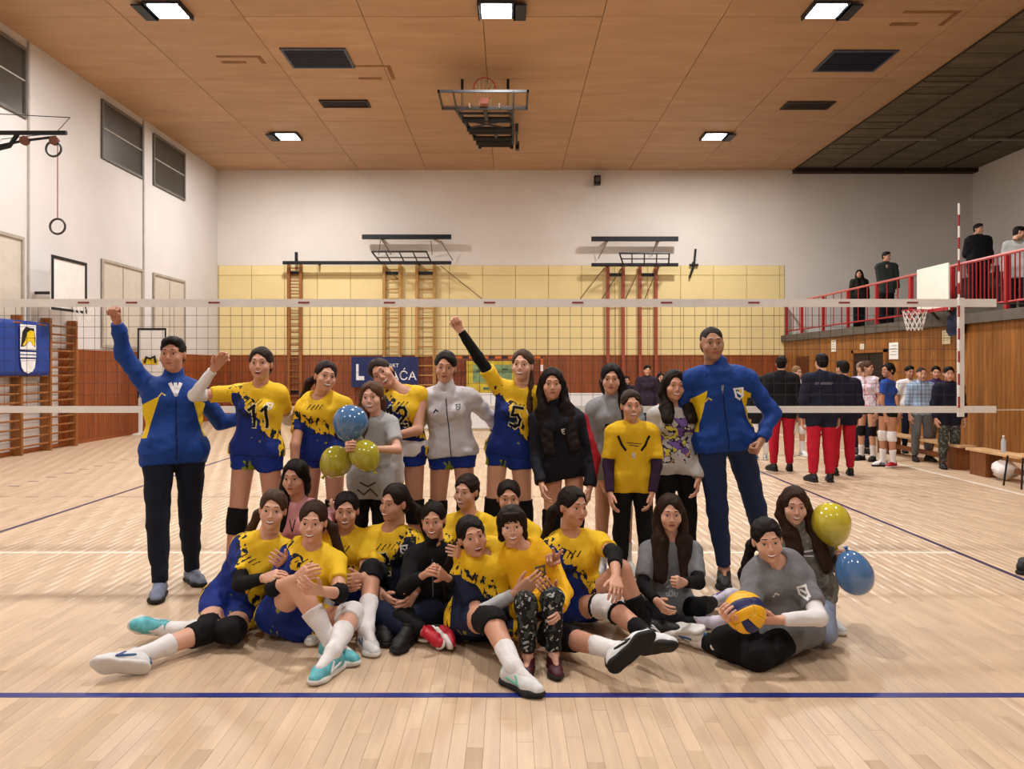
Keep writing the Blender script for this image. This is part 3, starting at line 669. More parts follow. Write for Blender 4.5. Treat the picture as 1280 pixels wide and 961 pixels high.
for j in range(9):
    for i in range(16):
        a = 2*math.pi*i/16; r = .16*math.sin(math.pi*(j+.6)/9.6)*(1+.18*math.sin(3*a+j)+.1*math.sin(7*a+2*j)); bg.v.append((7.22+r*math.cos(a), 11.45+r*math.sin(a)*1.3, .005+.036*j+.01*math.sin(5*a)*(j > 0)))
for j in range(8):
    for i in range(16): bg.f.append((j*16+i, j*16+(i+1) % 16, (j+1)*16+(i+1) % 16, (j+1)*16+i))
bg.f.append(tuple(reversed(range(16)))); bg.f.append(tuple(128+i for i in range(16)))
bg.build('sack', M('white_plastic', 'DDD6D2', .4, bump=.4, bs=20), wbg, True)
def bottle(x, y, z, lab, s=1.):
    t = empty('water_bottle', (x, y, z), lab, 'bottle')
    MB().lathe([(0,0),(.03*s,0),(.034*s,.01*s),(.034*s,.15*s),(.03*s,.18*s),(.013*s,.215*s),(.013*s,.23*s)], (x, y, z), 16).build('body', M('clear_plastic', 'C8D4DC', .15, alpha=.55), t, True)
    MB().lathe([(.016*s,.228*s),(.016*s,.25*s),(0,.25*s)], (x, y, z), 12).build('cap', m_wt, t)
bottle(7.2, 11.45, .4005, 'clear water bottle standing on the nearer bench by the chair')
bottle(7.35, 13.1, .4005, 'clear water bottle standing on the farther bench')
# ================= people: smooth-union surfaces grown over a posed skeleton =================
BIG = 1.0
A3 = lambda p: np.array(p, dtype=np.float64)
def nrm(v): v = A3(v); n = np.linalg.norm(v); return v/n if n > 1e-9 else v
class Grid:
    def __init__(s, lo, hi, h):
        s.h = h; s.o = A3(lo)-2*h; n = np.ceil((A3(hi)-A3(lo))/h).astype(int)+5; s.n = n
        s.ax = [(s.o[i]+h*np.arange(n[i])).astype(np.float32) for i in range(3)]
        s.F = np.full(n, BIG, np.float32)
    def sub(s, lo, hi):
        a = np.clip(np.floor((A3(lo)-s.o)/s.h).astype(int), 0, s.n); b = np.clip(np.ceil((A3(hi)-s.o)/s.h).astype(int)+1, 0, s.n)
        return tuple(slice(int(a[i]), int(b[i])) for i in range(3))
    def xyz(s, sl): return s.ax[0][sl[0]][:,None,None], s.ax[1][sl[1]][None,:,None], s.ax[2][sl[2]][None,None,:]
    def put(s, sl, d, k, sub=False):
        f = s.F[sl]
        if sub:
            h = np.clip(.5-.5*(f+d)/k, 0, 1) if k else None
            s.F[sl] = np.maximum(f, -d) if not k else f*(1-h)-d*h + k*h*(1-h)
        else:
            if k: h = np.clip(.5+.5*(d-f)/k, 0, 1); s.F[sl] = d*(1-h)+f*h - k*h*(1-h)
            else: s.F[sl] = np.minimum(f, d)
    def cone(s, a, b, ra, rb, k=.02, flat=None, infl=0., sub=False):
        a = A3(a); b = A3(b); ra = ra+infl; rb = rb+infl; m = max(ra, rb)*1.05+k+3*s.h
        sl = s.sub(np.minimum(a, b)-m, np.maximum(a, b)+m); X, Y, Z = s.xyz(sl)
        if min(x.stop-x.start for x in sl) <= 0: return
        px, py, pz = X-a[0], Y-a[1], Z-a[2]; ba = b-a
        if flat is not None:
            f, q = flat; dt = (px*f[0]+py*f[1]+pz*f[2])*(1/q-1); px = px+f[0]*dt; py = py+f[1]*dt; pz = pz+f[2]*dt
            ba = ba+f*np.dot(ba, f)*(1/q-1)
        L = max(np.dot(ba, ba), 1e-9); t = np.clip((px*ba[0]+py*ba[1]+pz*ba[2])/L, 0, 1)
        d = np.sqrt((px-ba[0]*t)**2+(py-ba[1]*t)**2+(pz-ba[2]*t)**2)-(ra+(rb-ra)*t)
        if flat is not None: d = d*(.5+.5*flat[1])
        s.put(sl, d, k, sub)
    def ell(s, c, r, k=.02, R=None, infl=0., sub=False):
        c = A3(c); r = A3(r)+infl; m = r.max()+k+3*s.h; sl = s.sub(c-m, c+m); X, Y, Z = s.xyz(sl)
        if min(x.stop-x.start for x in sl) <= 0: return
        px, py, pz = X-c[0], Y-c[1], Z-c[2]
        if R is not None: px, py, pz = (px*R[0,0]+py*R[1,0]+pz*R[2,0]), (px*R[0,1]+py*R[1,1]+pz*R[2,1]), (px*R[0,2]+py*R[1,2]+pz*R[2,2])
        k0 = np.sqrt((px/r[0])**2+(py/r[1])**2+(pz/r[2])**2); k1 = np.sqrt((px/r[0]**2)**2+(py/r[1]**2)**2+(pz/r[2]**2)**2)+1e-6
        s.put(sl, k0*(k0-1)/k1, k, sub)
    def clip(s, p, n):
        """keep the side of the plane that n points away from"""
        X, Y, Z = s.xyz((slice(None),)*3); n = nrm(n); p = A3(p)
        s.F = np.maximum(s.F, (X-p[0])*n[0]+(Y-p[1])*n[1]+(Z-p[2])*n[2]).astype(np.float32)
    def wrinkle(s, amp, fr, seed):
        rs = np.random.RandomState(seed); X, Y, Z = s.xyz((slice(None),)*3)
        w = 0
        for _ in range(3):
            d = rs.randn(3); d /= np.linalg.norm(d); e = rs.randn(3); e /= np.linalg.norm(e); f = fr*rs.uniform(.7, 1.5)
            w = w+np.sin((X*d[0]+Y*d[1]+Z*d[2])*f+2*np.sin((X*e[0]+Y*e[1]+Z*e[2])*f*.4+rs.rand()*6))
        s.F = (s.F+amp*w/2).astype(np.float32)
    def sample(s, P):
        q = (P-s.o)/s.h; i = np.clip(np.floor(q).astype(int), 0, s.n-2); t = np.clip(q-i, 0, 1); r = 0
        for a in (0,1):
            for b in (0,1):
                for c in (0,1):
                    w = (t[:,0] if a else 1-t[:,0])*(t[:,1] if b else 1-t[:,1])*(t[:,2] if c else 1-t[:,2])
                    r = r+w*s.F[i[:,0]+a, i[:,1]+b, i[:,2]+c]
        return r
    def net(s):
        F = s.F; I = F < 0; n = F.shape
        cnt = np.zeros((n[0]-1, n[1]-1, n[2]-1), np.int8)
        for a in (0,1):
            for b in (0,1):
                for c in (0,1): cnt += I[a:n[0]-1+a, b:n[1]-1+b, c:n[2]-1+c]
        act = np.argwhere((cnt > 0) & (cnt < 8))
        if len(act) == 0: return np.zeros((0,3)), np.zeros((0,4), int)
        idx = np.full(cnt.shape, -1, np.int32); idx[act[:,0], act[:,1], act[:,2]] = np.arange(len(act))
        cs = [(a,b,c) for a in (0,1) for b in (0,1) for c in (0,1)]
        v = {c: F[act[:,0]+c[0], act[:,1]+c[1], act[:,2]+c[2]] for c in cs}
        acc = np.zeros((len(act), 3)); w = np.zeros(len(act))
        for c in cs:
            for ax in range(3):
                if c[ax]: continue
                d = list(c); d[ax] = 1; d = tuple(d); f0, f1 = v[c], v[d]; x = (f0 < 0) != (f1 < 0)
                t = np.where(x, f0/np.where(x, f0-f1, 1), 0)
                p = np.tile(A3(c), (len(act), 1)); p[:,ax] += t; acc += p*x[:,None]; w += x
        V = (act+acc/w[:,None])*s.h+s.o
        Q = []
        for ax in range(3):
            u, v_ = (ax+1) % 3, (ax+2) % 3
            sl0 = [slice(None)]*3; sl1 = [slice(None)]*3; sl0[ax] = slice(0, -1); sl1[ax] = slice(1, None)
            X = I[tuple(sl0)] != I[tuple(sl1)]
            e = np.argwhere(X); e = e[(e[:,u] > 0) & (e[:,v_] > 0) & (e[:,u] < n[u]-1) & (e[:,v_] < n[v_]-1)]
            if not len(e): continue
            def cell(du, dv):
                q = e.copy(); q[:,u] += du; q[:,v_] += dv; return idx[q[:,0], q[:,1], q[:,2]]
            a, b, c, d = cell(-1,-1), cell(0,-1), cell(0,0), cell(-1,0)
            ins = I[e[:,0], e[:,1], e[:,2]]
            Q.append(np.where(ins[:,None], np.stack([a,b,c,d],1), np.stack([a,d,c,b],1)))
        Q = np.concatenate(Q); Q = Q[(Q >= 0).all(1)]
        return V, Q
def mk_mesh(name, V, Q, mats, mi=None, attr=None):
    me = np_mesh(name, V, Q)
    for m in mats: me.materials.append(m)
    if mi is not None: me.polygons.foreach_set('material_index', np.ascontiguousarray(mi, dtype=np.int32))
    me.polygons.foreach_set('use_smooth', np.ones(len(Q), dtype=bool))
    if attr is not None:
        a = me.attributes.new('body_coord', 'FLOAT_VECTOR', 'POINT'); a.data.foreach_set('vector', np.ascontiguousarray(attr, dtype=np.float32).ravel())
    return me
def uv_sphere(c, r, nu=14, nv=8, z0=-1., z1=1.):
    """sphere patch between relative heights z0..z1 as quads (degenerate rows at the poles are tiny)"""
    V = []; Q = []; t0, t1 = math.asin(max(-.999, z0)), math.asin(min(.999, z1))
    for j in range(nv+1):
        t = t0+(t1-t0)*j/nv
        for i in range(nu): a = 2*math.pi*i/nu; V.append((c[0]+r*math.cos(t)*math.cos(a), c[1]+r*math.cos(t)*math.sin(a), c[2]+r*math.sin(t)))
    for j in range(nv):
        for i in range(nu): i2 = (i+1) % nu; Q.append((j*nu+i, j*nu+i2, (j+1)*nu+i2, (j+1)*nu+i))
    return np.array(V), np.array(Q)
class Acc:
    def __init__(s): s.V = []; s.Q = []; s.m = []; s.n = 0
    def add(s, V, Q, m=0):
        if len(V) == 0: return s
        s.V.append(V); s.Q.append(Q+s.n); s.m.append(np.full(len(Q), m) if np.isscalar(m) else m); s.n += len(V); return s
    def out(s): return np.concatenate(s.V), np.concatenate(s.Q), np.concatenate(s.m)
# ---- head template (centre between the ears, face towards -Y, about .225 m from chin to crown) ----
def head_template(mouth='smile', male=False, h=.0042):
    g = Grid((-.1, -.13, -.15), (.1, .13, .13), h); mf = 1.06 if male else 1.
    g.ell((0,.014,.035), (.073,.090,.080), .01)
    g.ell((0,-.026,-.018), (.062*mf,.060,.084), .03)
    g.ell((0,-.030,-.066), (.046*mf,.046,.038), .03)
    g.ell((0,-.070,-.093), (.019*mf,.017,.016), .025)
    for s in (-1,1):
        g.ell((s*.038,-.058,-.030), (.024,.022,.022), .025)
        if mouth != 'flat': g.ell((s*.040,-.062,-.034), (.015,.014,.012), .02)
        g.ell((s*.075,.010,-.006), (.009,.017,.029), .008)
    g.cone((-.028,-.076,.024), (.028,-.076,.024), .012, .012, .02)
    for s in (-1,1): g.ell((s*.0305,-.096,.004), (.017,.014,.012), .014, sub=True)
    g.cone((0,-.082,.014), (0,-.102,-.026), .0065, .0105, .012)
    for s in (-1,1): g.ell((s*.0105,-.094,-.030), (.0075,.009,.006), .006)
    g.ell((0,-.074,-.054), (.028,.020,.020), .02)
    g.cone((0,.022,-.04), (0,.03,-.14), .052, .05, .03)
    g.clip((0,0,-.145), (0,0,-1))
    V, Q = g.net(); A = Acc().add(V, Q, 0)
    def sy(x, z):
        ys = np.linspace(-.125, -.02, 220); P = np.stack([np.full(220, x), ys, np.full(220, z)], 1); f = g.sample(P); k = np.argmax(f < 0); return ys[k]
    def strip(pts, r, m, lift=0., vox=.0022, kk=.003):
        q = [(x, sy(x, z)-lift, z) for x, z in pts]; lo = np.min(q, 0)-.012; hi = np.max(q, 0)+.012; gg = Grid(lo, hi, vox)
        for i in range(len(q)-1): gg.cone(q[i], q[i+1], r[i], r[i+1], kk)
        A.add(*gg.net(), m)
    # lips
    if mouth == 'smile':
        up = [(-.026,-.049),(-.014,-.0535),(0,-.0535),(.014,-.0535),(.026,-.049)]; lo = [(-.027,-.048),(-.015,-.0645),(0,-.069),(.015,-.0645),(.027,-.048)]
        strip([(-.021,-.0535),(-.01,-.0585),(0,-.0598),(.01,-.0585),(.021,-.0535)], [.0032,.005,.0055,.005,.0032], 5, .0012)
    elif mouth == 'open':
        up = [(-.026,-.048),(-.014,-.052),(0,-.052),(.014,-.052),(.026,-.048)]; lo = [(-.026,-.048),(-.016,-.068),(0,-.074),(.016,-.068),(.026,-.048)]
        strip([(-.018,-.054),(0,-.057),(.018,-.054)], [.0035,.004,.0035], 5, .001); strip([(-.014,-.064),(0,-.067),(.014,-.064)], [.004,.006,.004], 6, -.001)
    else:
        up = [(-.022,-.056),(-.010,-.0545),(0,-.0555),(.010,-.0545),(.022,-.056)]; lo = [(-.022,-.057),(-.010,-.061),(0,-.062),(.010,-.061),(.022,-.057)]
    strip(up, [.0015,.0032,.0034,.0032,.0015], 1, 0); strip(lo, [.0015,.0038,.0044,.0038,.0015], 1, 0)
    # brows
    for s in (-1,1): strip([(s*.013,.0305),(s*.021,.0325),(s*.029,.0335),(s*.037,.032),(s*.045,.0285)], [.0022*mf,.0026*mf,.0026*mf,.0022,.0014], 2, .0)
    # eyes
    for s in (-1,1):
        c = (s*.0305, sy(s*.0305,.004)+.0075, .003)
        V, Q = uv_sphere(c, .0124); A.add(V, Q, 3)
        V, Q = uv_sphere((0,0,0), .0058, 12, 6); V = V*A3((1.05,.5,1.05))+A3(c)+A3((0,-.0105,.0)); A.add(V, Q, 4)
        V, Q = uv_sphere(c, .0136, 16, 5, .38, 1.); A.add(V, Q, 0)
        V, Q = uv_sphere(c, .0134, 16, 3, -1., -.52); A.add(V, Q, 0)
        V, Q = uv_sphere(c, .0143, 16, 2, .30, .46); keep = V[Q].mean(1)[:,1] < c[1]-.002; A.add(V, Q[keep], 2)
    return A.out()
HEADS = {}
def head_of(mouth, male):
    k = (mouth, male)
    if k not in HEADS: HEADS[k] = head_template(mouth, male)
    return HEADS[k]
# ---- hand template: wrist at origin, fingers along +Y, palm faces -Z, thumb on +X ----
HANDS = {}
def hand_of(pose):
    if pose in HANDS: return HANDS[pose]
    g = Grid((-.085,-.03,-.085), (.095,.215,.06), .0034)
    curl = {'relaxed': (18,25,20), 'fist': (82,95,60), 'open': (4,6,5), 'grip': (45,45,35), 'vee': (80,92,60)}[pose]
    sp = {'relaxed': 3, 'fist': 0, 'open': 9, 'grip': 2, 'vee': 2}[pose]
    g.cone((0,-.03,0), (0,.01,0), .024, .025, .01, (A3((0,0,1)), .8))
    kn = [(.031,.088,0,.0092,(.042,.026,.021)), (.010,.094,.002,.0095,(.047,.029,.022)), (-.011,.090,.001,.0090,(.043,.027,.021)), (-.030,.080,-.002,.0080,(.034,.021,.018))]
    for i, (x, y, z, r, ls) in enumerate(kn):
        g.cone((x*.55,.008,0), (x,y,z), .0155, .0135, .014, (A3((0,0,1)), .8))
        p = A3((x,y,z)); a = 0; fan = math.radians(-sp*(1.5-i)); cu = curl
        if pose == 'vee' and i < 2: cu = (5,5,3); fan = math.radians(-14 if i == 0 else 8)
        for j, l in enumerate(ls):
            a += math.radians(cu[j]+(3*i if pose == 'relaxed' else 0)); d = A3((-math.sin(fan)*math.cos(a), math.cos(fan)*math.cos(a), -math.sin(a))); q = p+d*l
            g.cone(p, q, r*(1-.07*j), r*(.93-.07*j), .004); p = q
    if pose in ('fist', 'vee'): T = [(.018,.02,-.008), (.036,.055,-.022), (.026,.078,-.040), (.004,.082,-.046)]
    elif pose == 'grip': T = [(.018,.018,-.006), (.042,.045,-.022), (.050,.070,-.040), (.046,.092,-.050)]
    else: T = [(.018,.018,-.004), (.043,.045,-.012), (.058,.072,-.016), (.068,.096,-.018)]
    for j, r in enumerate((.0150,.0115,.0098)): g.cone(T[j], T[j+1], r, (.0115,.0098,.0080)[j], .006)
    V, Q = g.net(); HANDS[pose] = (V, Q); return HANDS[pose]
# ---- shoe template: heel at -Y, toe +Y, ankle above origin, sole bottom at z=0 ----
def shoe_template():
    g = Grid((-.065,-.09,-.01), (.065,.215,.15), .005); f = (A3((0,0,1)), .85)
    g.cone((0,-.04,.05), (0,.03,.055), .041, .040, .02); g.cone((0,.02,.055), (.004,.11,.042), .040, .044, .02, f); g.cone((.004,.11,.040), (0,.165,.032), .044, .034, .02, f)
    g.cone((0,-.018,.06), (0,-.008,.125), .043, .041, .02); g.cone((0,.02,.075), (0,.065,.065), .034, .032, .02)
    g.clip((0,0,.022), (0,0,-1)); g.clip((0,0,.118), (0,-.30,1))
    up = g.net()
    g = Grid((-.075,-.1,-.01), (.075,.22,.06), .005); f = (A3((0,0,1)), .55)
    g.cone((0,-.045,.015), (0,.03,.014), .046, .040, .02, f); g.cone((0,.03,.014), (.005,.125,.014), .040, .051, .02, f); g.cone((.005,.125,.015), (0,.17,.020), .051, .036, .02, f)
    g.clip((0,0,0), (0,0,-1)); g.clip((0,0,.034), (0,-.04,1)); so = g.net()
    g = Grid((-.045,.0,.05), (.045,.14,.14), .004)
    for j, y in enumerate((.040,.057,.074,.091,.108)):
        z = .104-.0075*j; g.cone((-.022,y,z-.006), (.022,y,z-.006), .0042, .0042, .002); g.cone((-.02,y,z-.004), (.02,y+.016,z-.010), .0035, .0035, .002)
    la = g.net()
    g = Grid((-.06,-.09,.02), (.06,.2,.13), .005)   # coloured side flashes and heel tab
    for s_ in (-1,1): g.cone((s_*.041,.0,.055), (s_*.043,.085,.04), .010, .007, .004); g.cone((s_*.036,.05,.075), (s_*.046,.09,.035), .008, .006, .004)
    g.cone((0,-.079,.05), (0,-.066,.09), .014, .012, .004)
    return up, so, la, g.net()
SHOE = shoe_template()

# ---- materials of people ----
def skin_mat(col):
    n = 'skin_'+col
    if n in MC: return MC[n]
    m, nt, b = node_mat(n); L = nt.links; c = lin(col)
    tc = N(nt, 'ShaderNodeTexCoord'); nz = N(nt, 'ShaderNodeTexNoise', i_Scale=9., i_Detail=3.); L.new(tc.outputs['Object'], nz.inputs['Vector'])
    mx = N(nt, 'ShaderNodeMix', data_type='RGBA'); mx.inputs[6].default_value = (c[0]*.93, c[1]*.86, c[2]*.84, 1); mx.inputs[7].default_value = (*[min(1, x*1.07) for x in c], 1)
    L.new(nz.outputs['Fac'], mx.inputs[0]); L.new(mx.outputs[2], b.inputs['Base Color'])
    b.inputs['Roughness'].default_value = .48; b.inputs['Subsurface Weight'].default_value = .12; b.inputs['Subsurface Radius'].default_value = (.012,.005,.003)
    b.inputs['Specular IOR Level'].default_value = .35
    MC[n] = m; return m
def cloth_mat(name, col, rough=.8, bump=.25, bs=26, var=.06, sheen=0.):
    if name in MC: return MC[name]
    m = M(name, col, rough, spec=.25, var=var, vs=7, bump=bump, bs=bs, sheen=sheen); return m
def pattern(name, base, kind, c2=None, c3=None):
    """cloth whose print is laid out in the garment's own coordinates (u across, v up, w front; metres)"""
    if name in MC: return MC[name]
    m, nt, b = node_mat(name); L = nt.links
    at = N(nt, 'ShaderNodeAttribute', attribute_name='body_coord'); sx = N(nt, 'ShaderNodeSeparateXYZ'); L.new(at.outputs['Vector'], sx.inputs[0])
    def math_(op, a, b_=None, c_=None):
        n_ = N(nt, 'ShaderNodeMath', operation=op)
        for i, q in enumerate((a, b_, c_)):
            if q is None: continue
            if isinstance(q, (int, float)): n_.inputs[i].default_value = q
            else: L.new(q, n_.inputs[i])
        return n_.outputs[0]
    def mix(f, a, c_):
        x = N(nt, 'ShaderNodeMix', data_type='RGBA')
        if isinstance(f, (int, float)): x.inputs[0].default_value = f
        else: L.new(f, x.inputs[0])
        for i, q in ((6, a), (7, c_)):
            if isinstance(q, tuple): x.inputs[i].default_value = q
            else: L.new(q, x.inputs[i])
        return x.outputs[2]
    def noise(s, d=3., st=(1,1,1)):
        mp = N(nt, 'ShaderNodeMapping'); mp.inputs['Scale'].default_value = st; L.new(at.outputs['Vector'], mp.inputs[0])
        n_ = N(nt, 'ShaderNodeTexNoise', i_Scale=s, i_Detail=d); L.new(mp.outputs[0], n_.inputs['Vector']); return n_.outputs['Fac']
    rgb = lambda h: (*lin(h), 1)
    u, v, w = sx.outputs[0], sx.outputs[1], sx.outputs[2]
    n1 = math_('SUBTRACT', noise(9, 5.), .5); n2 = noise(22, 4., (1, .45, 1))
    if kind in ('jersey', 'jersey_right', 'jersey_low'):
        # blue field rising on one side over yellow, broken edge with dark flecks
        su = {'jersey': 1.15, 'jersey_right': -1.3, 'jersey_low': .45}[kind]; off = {'jersey': .25, 'jersey_right': .24, 'jersey_low': .20}[kind]
        e = math_('ADD', math_('MULTIPLY_ADD', u, su, v), math_('MULTIPLY', n1, .28)); e = math_('SUBTRACT', e, off)
        au = math_('ABSOLUTE', u); e = math_('MAXIMUM', e, math_('MULTIPLY', math_('SUBTRACT', au, .175), 3.))
        e = math_('MAXIMUM', e, math_('SUBTRACT', v, .40))
        f = math_('LESS_THAN', e, 0)
        near = math_('LESS_THAN', math_('ABSOLUTE', e), .075); n2 = noise(45, 3., (1, .4, 1)); fl = math_('MULTIPLY', math_('GREATER_THAN', n2, .56), near)
        c = mix(f, rgb(base), rgb(c2)); c = mix(fl, c, rgb('1A2030'))
        f2 = math_('MULTIPLY', math_('GREATER_THAN', noise(16, 4.), .66), f); c = mix(f2, c, rgb('8C8A2C'))
    elif kind == 'shorts':
        f = math_('LESS_THAN', math_('ADD', v, math_('MULTIPLY', n1, .5)), -.12); c = mix(f, rgb(base), rgb('8E9A2C'))
        c = mix(math_('MULTIPLY', f, math_('GREATER_THAN', n2, .55)), c, rgb('20301C'))
    elif kind == 'flank':      # blue jacket with yellow side inserts
        f = math_('MULTIPLY', math_('GREATER_THAN', math_('MULTIPLY_ADD', v, .28, math_('ABSOLUTE', u)), .198), math_('MULTIPLY', math_('GREATER_THAN', v, .08), math_('LESS_THAN', math_('MULTIPLY_ADD', math_('ABSOLUTE', u), .5, v), .40)))
        f = math_('MULTIPLY', f, math_('LESS_THAN', math_('ABSOLUTE', u), .20)); c = mix(f, rgb(base), rgb(c2))
    elif kind == 'graffiti':
        a1 = math_('MULTIPLY', math_('LESS_THAN', math_('ABSOLUTE', u), .14), math_('GREATER_THAN', w, .02))
        inb = math_('MULTIPLY', a1, math_('MULTIPLY', math_('LESS_THAN', v, .36), math_('GREATER_THAN', v, .0)))
        nn = noise(13, 2.); f = math_('MULTIPLY', inb, math_('GREATER_THAN', nn, .5))
        vo = N(nt, 'ShaderNodeTexVoronoi', i_Scale=11.); L.new(at.outputs['Vector'], vo.inputs['Vector'])
        cr = N(nt, 'ShaderNodeValToRGB'); cr.color_ramp.interpolation = 'CONSTANT'; el = cr.color_ramp.elements
        el[0].position = 0; el[0].color = rgb('6A4C9A'); el[1].position = .35; el[1].color = rgb('D8CF52'); e2 = el.new(.6); e2.color = rgb('C98A6E'); e3 = el.new(.8); e3.color = rgb('7E5FB0')
        s2 = N(nt, 'ShaderNodeSeparateColor'); L.new(vo.outputs['Color'], s2.inputs[0]); L.new(s2.outputs[0], cr.inputs[0])
        c = mix(f, rgb(base), cr.outputs[0])
        ed = math_('MULTIPLY', inb, math_('LESS_THAN', math_('ABSOLUTE', math_('SUBTRACT', nn, .5)), .022)); c = mix(ed, c, rgb('2A2038'))
    elif kind == 'camo':
        f = math_('GREATER_THAN', noise(24, 2.), .56); c = mix(f, rgb(base), rgb(c2)); c = mix(math_('GREATER_THAN', noise(38, 1.), .64), c, rgb(c3))
    elif kind == 'plaid':
        f = math_('GREATER_THAN', math_('SINE', math_('MULTIPLY', v, 90.)), .4); g_ = math_('GREATER_THAN', math_('SINE', math_('MULTIPLY', u, 90.)), .4)
        c = mix(math_('MULTIPLY', math_('ADD', f, g_), .5), rgb(base), rgb(c2))
    elif kind == 'side_stripe':
        f = math_('GREATER_THAN', u, .225); c = mix(f, rgb(base), rgb(c2))
    L.new(c, b.inputs['Base Color']); b.inputs['Roughness'].default_value = .7; b.inputs['Specular IOR Level'].default_value = .25
    tc = N(nt, 'ShaderNodeTexCoord'); nb = N(nt, 'ShaderNodeTexNoise', i_Scale=26., i_Detail=3.); L.new(tc.outputs['Object'], nb.inputs['Vector'])
    bp = N(nt, 'ShaderNodeBump', i_Strength=.22, i_Distance=.02); L.new(nb.outputs['Fac'], bp.inputs['Height']); L.new(bp.outputs[0], b.inputs['Normal'])
    MC[name] = m; return m
def hair_mat(col):
    n = 'hair_'+col
    if n in MC: return MC[n]
    m, nt, b = node_mat(n); L = nt.links; c = lin(col)
    tc = N(nt, 'ShaderNodeTexCoord'); mp = N(nt, 'ShaderNodeMapping'); mp.inputs['Scale'].default_value = (1, 1, .12); L.new(tc.outputs['Object'], mp.inputs[0])
    nz = N(nt, 'ShaderNodeTexNoise', i_Scale=110., i_Detail=3.); L.new(mp.outputs[0], nz.inputs['Vector'])
    mx = N(nt, 'ShaderNodeMix', data_type='RGBA'); mx.inputs[6].default_value = (*[x*.35 for x in c], 1); mx.inputs[7].default_value = (*[min(1, x*1.25) for x in c], 1)
    L.new(nz.outputs['Fac'], mx.inputs[0]); L.new(mx.outputs[2], b.inputs['Base Color']); b.inputs['Roughness'].default_value = .6; b.inputs['Specular IOR Level'].default_value = .16
    bp = N(nt, 'ShaderNodeBump', i_Strength=.35, i_Distance=.01); L.new(nz.outputs['Fac'], bp.inputs['Height']); L.new(bp.outputs[0], b.inputs['Normal'])
    MC[n] = m; return m
m_lip = M('lips', '9E4A46', .4, var=.05); m_teeth = M('teeth', 'ECE8E0', .3, var=0); m_eyew = M('eye_white', 'D8D4CE', .25, var=0); m_iris = M('iris_dark', '1E140E', .2, var=0)
m_mouth = M('mouth_inside', '5A2024', .5, var=0)

# ---- skeleton ----
def U(px, py, d): return A3(((px-VX)/FPX*d, d, CH+(VY-py)/FPX*d))
def ray(px, py): return nrm(((px-VX)/FPX, 1, (VY-py)/FPX))
CAMP = A3((0,0,CH))
def jt(spec, parent, length, S):
    """joint from (px, py, how): 'z',h -> on height h; 'd',Y -> at distance Y; +1/-1 -> at bone length behind / before parent; number pairs handled by caller"""
    px, py, how = spec[0], spec[1], spec[2]; r = ray(px, py)
    if isinstance(how, tuple):
        if how[0] == 'z': t = (how[1]-CH)/r[2]; return CAMP+r*t
        if how[0] == 'd': return U(px, py, how[1])
        if how[0] == 'o': return U(px, py, parent[1]+how[1])
    oc = CAMP-parent; b = np.dot(oc, r); c = np.dot(oc, oc)-length**2; D = b*b-c
    t = -b if D < 0 else (-b+math.sqrt(D)*(1 if how > 0 else -1))
    return CAMP+r*t
def ik(a, b, l1, l2, pole):
    d = b-a; L = np.linalg.norm(d); L2 = min(L, (l1+l2)*.999); x = (l1*l1-l2*l2+L2*L2)/(2*L2); h = math.sqrt(max(l1*l1-x*x, 0)); dn = nrm(d)
    p = A3(pole)-dn*np.dot(pole, dn); return a+dn*x*(L/L2)+nrm(p)*h
def rotm(yaw, pitch, roll):
    cy, sy_, cp, sp, cr, sr = math.cos(yaw), math.sin(yaw), math.cos(pitch), math.sin(pitch), math.cos(roll), math.sin(roll)
    Rz = np.array([[cy,-sy_,0],[sy_,cy,0],[0,0,1]]); Rx = np.array([[1,0,0],[0,cp,-sp],[0,sp,cp]]); Ry = np.array([[cr,0,sr],[0,1,0],[-sr,0,cr]])
    return Rz @ Ry @ Rx
PEOPLE = {}
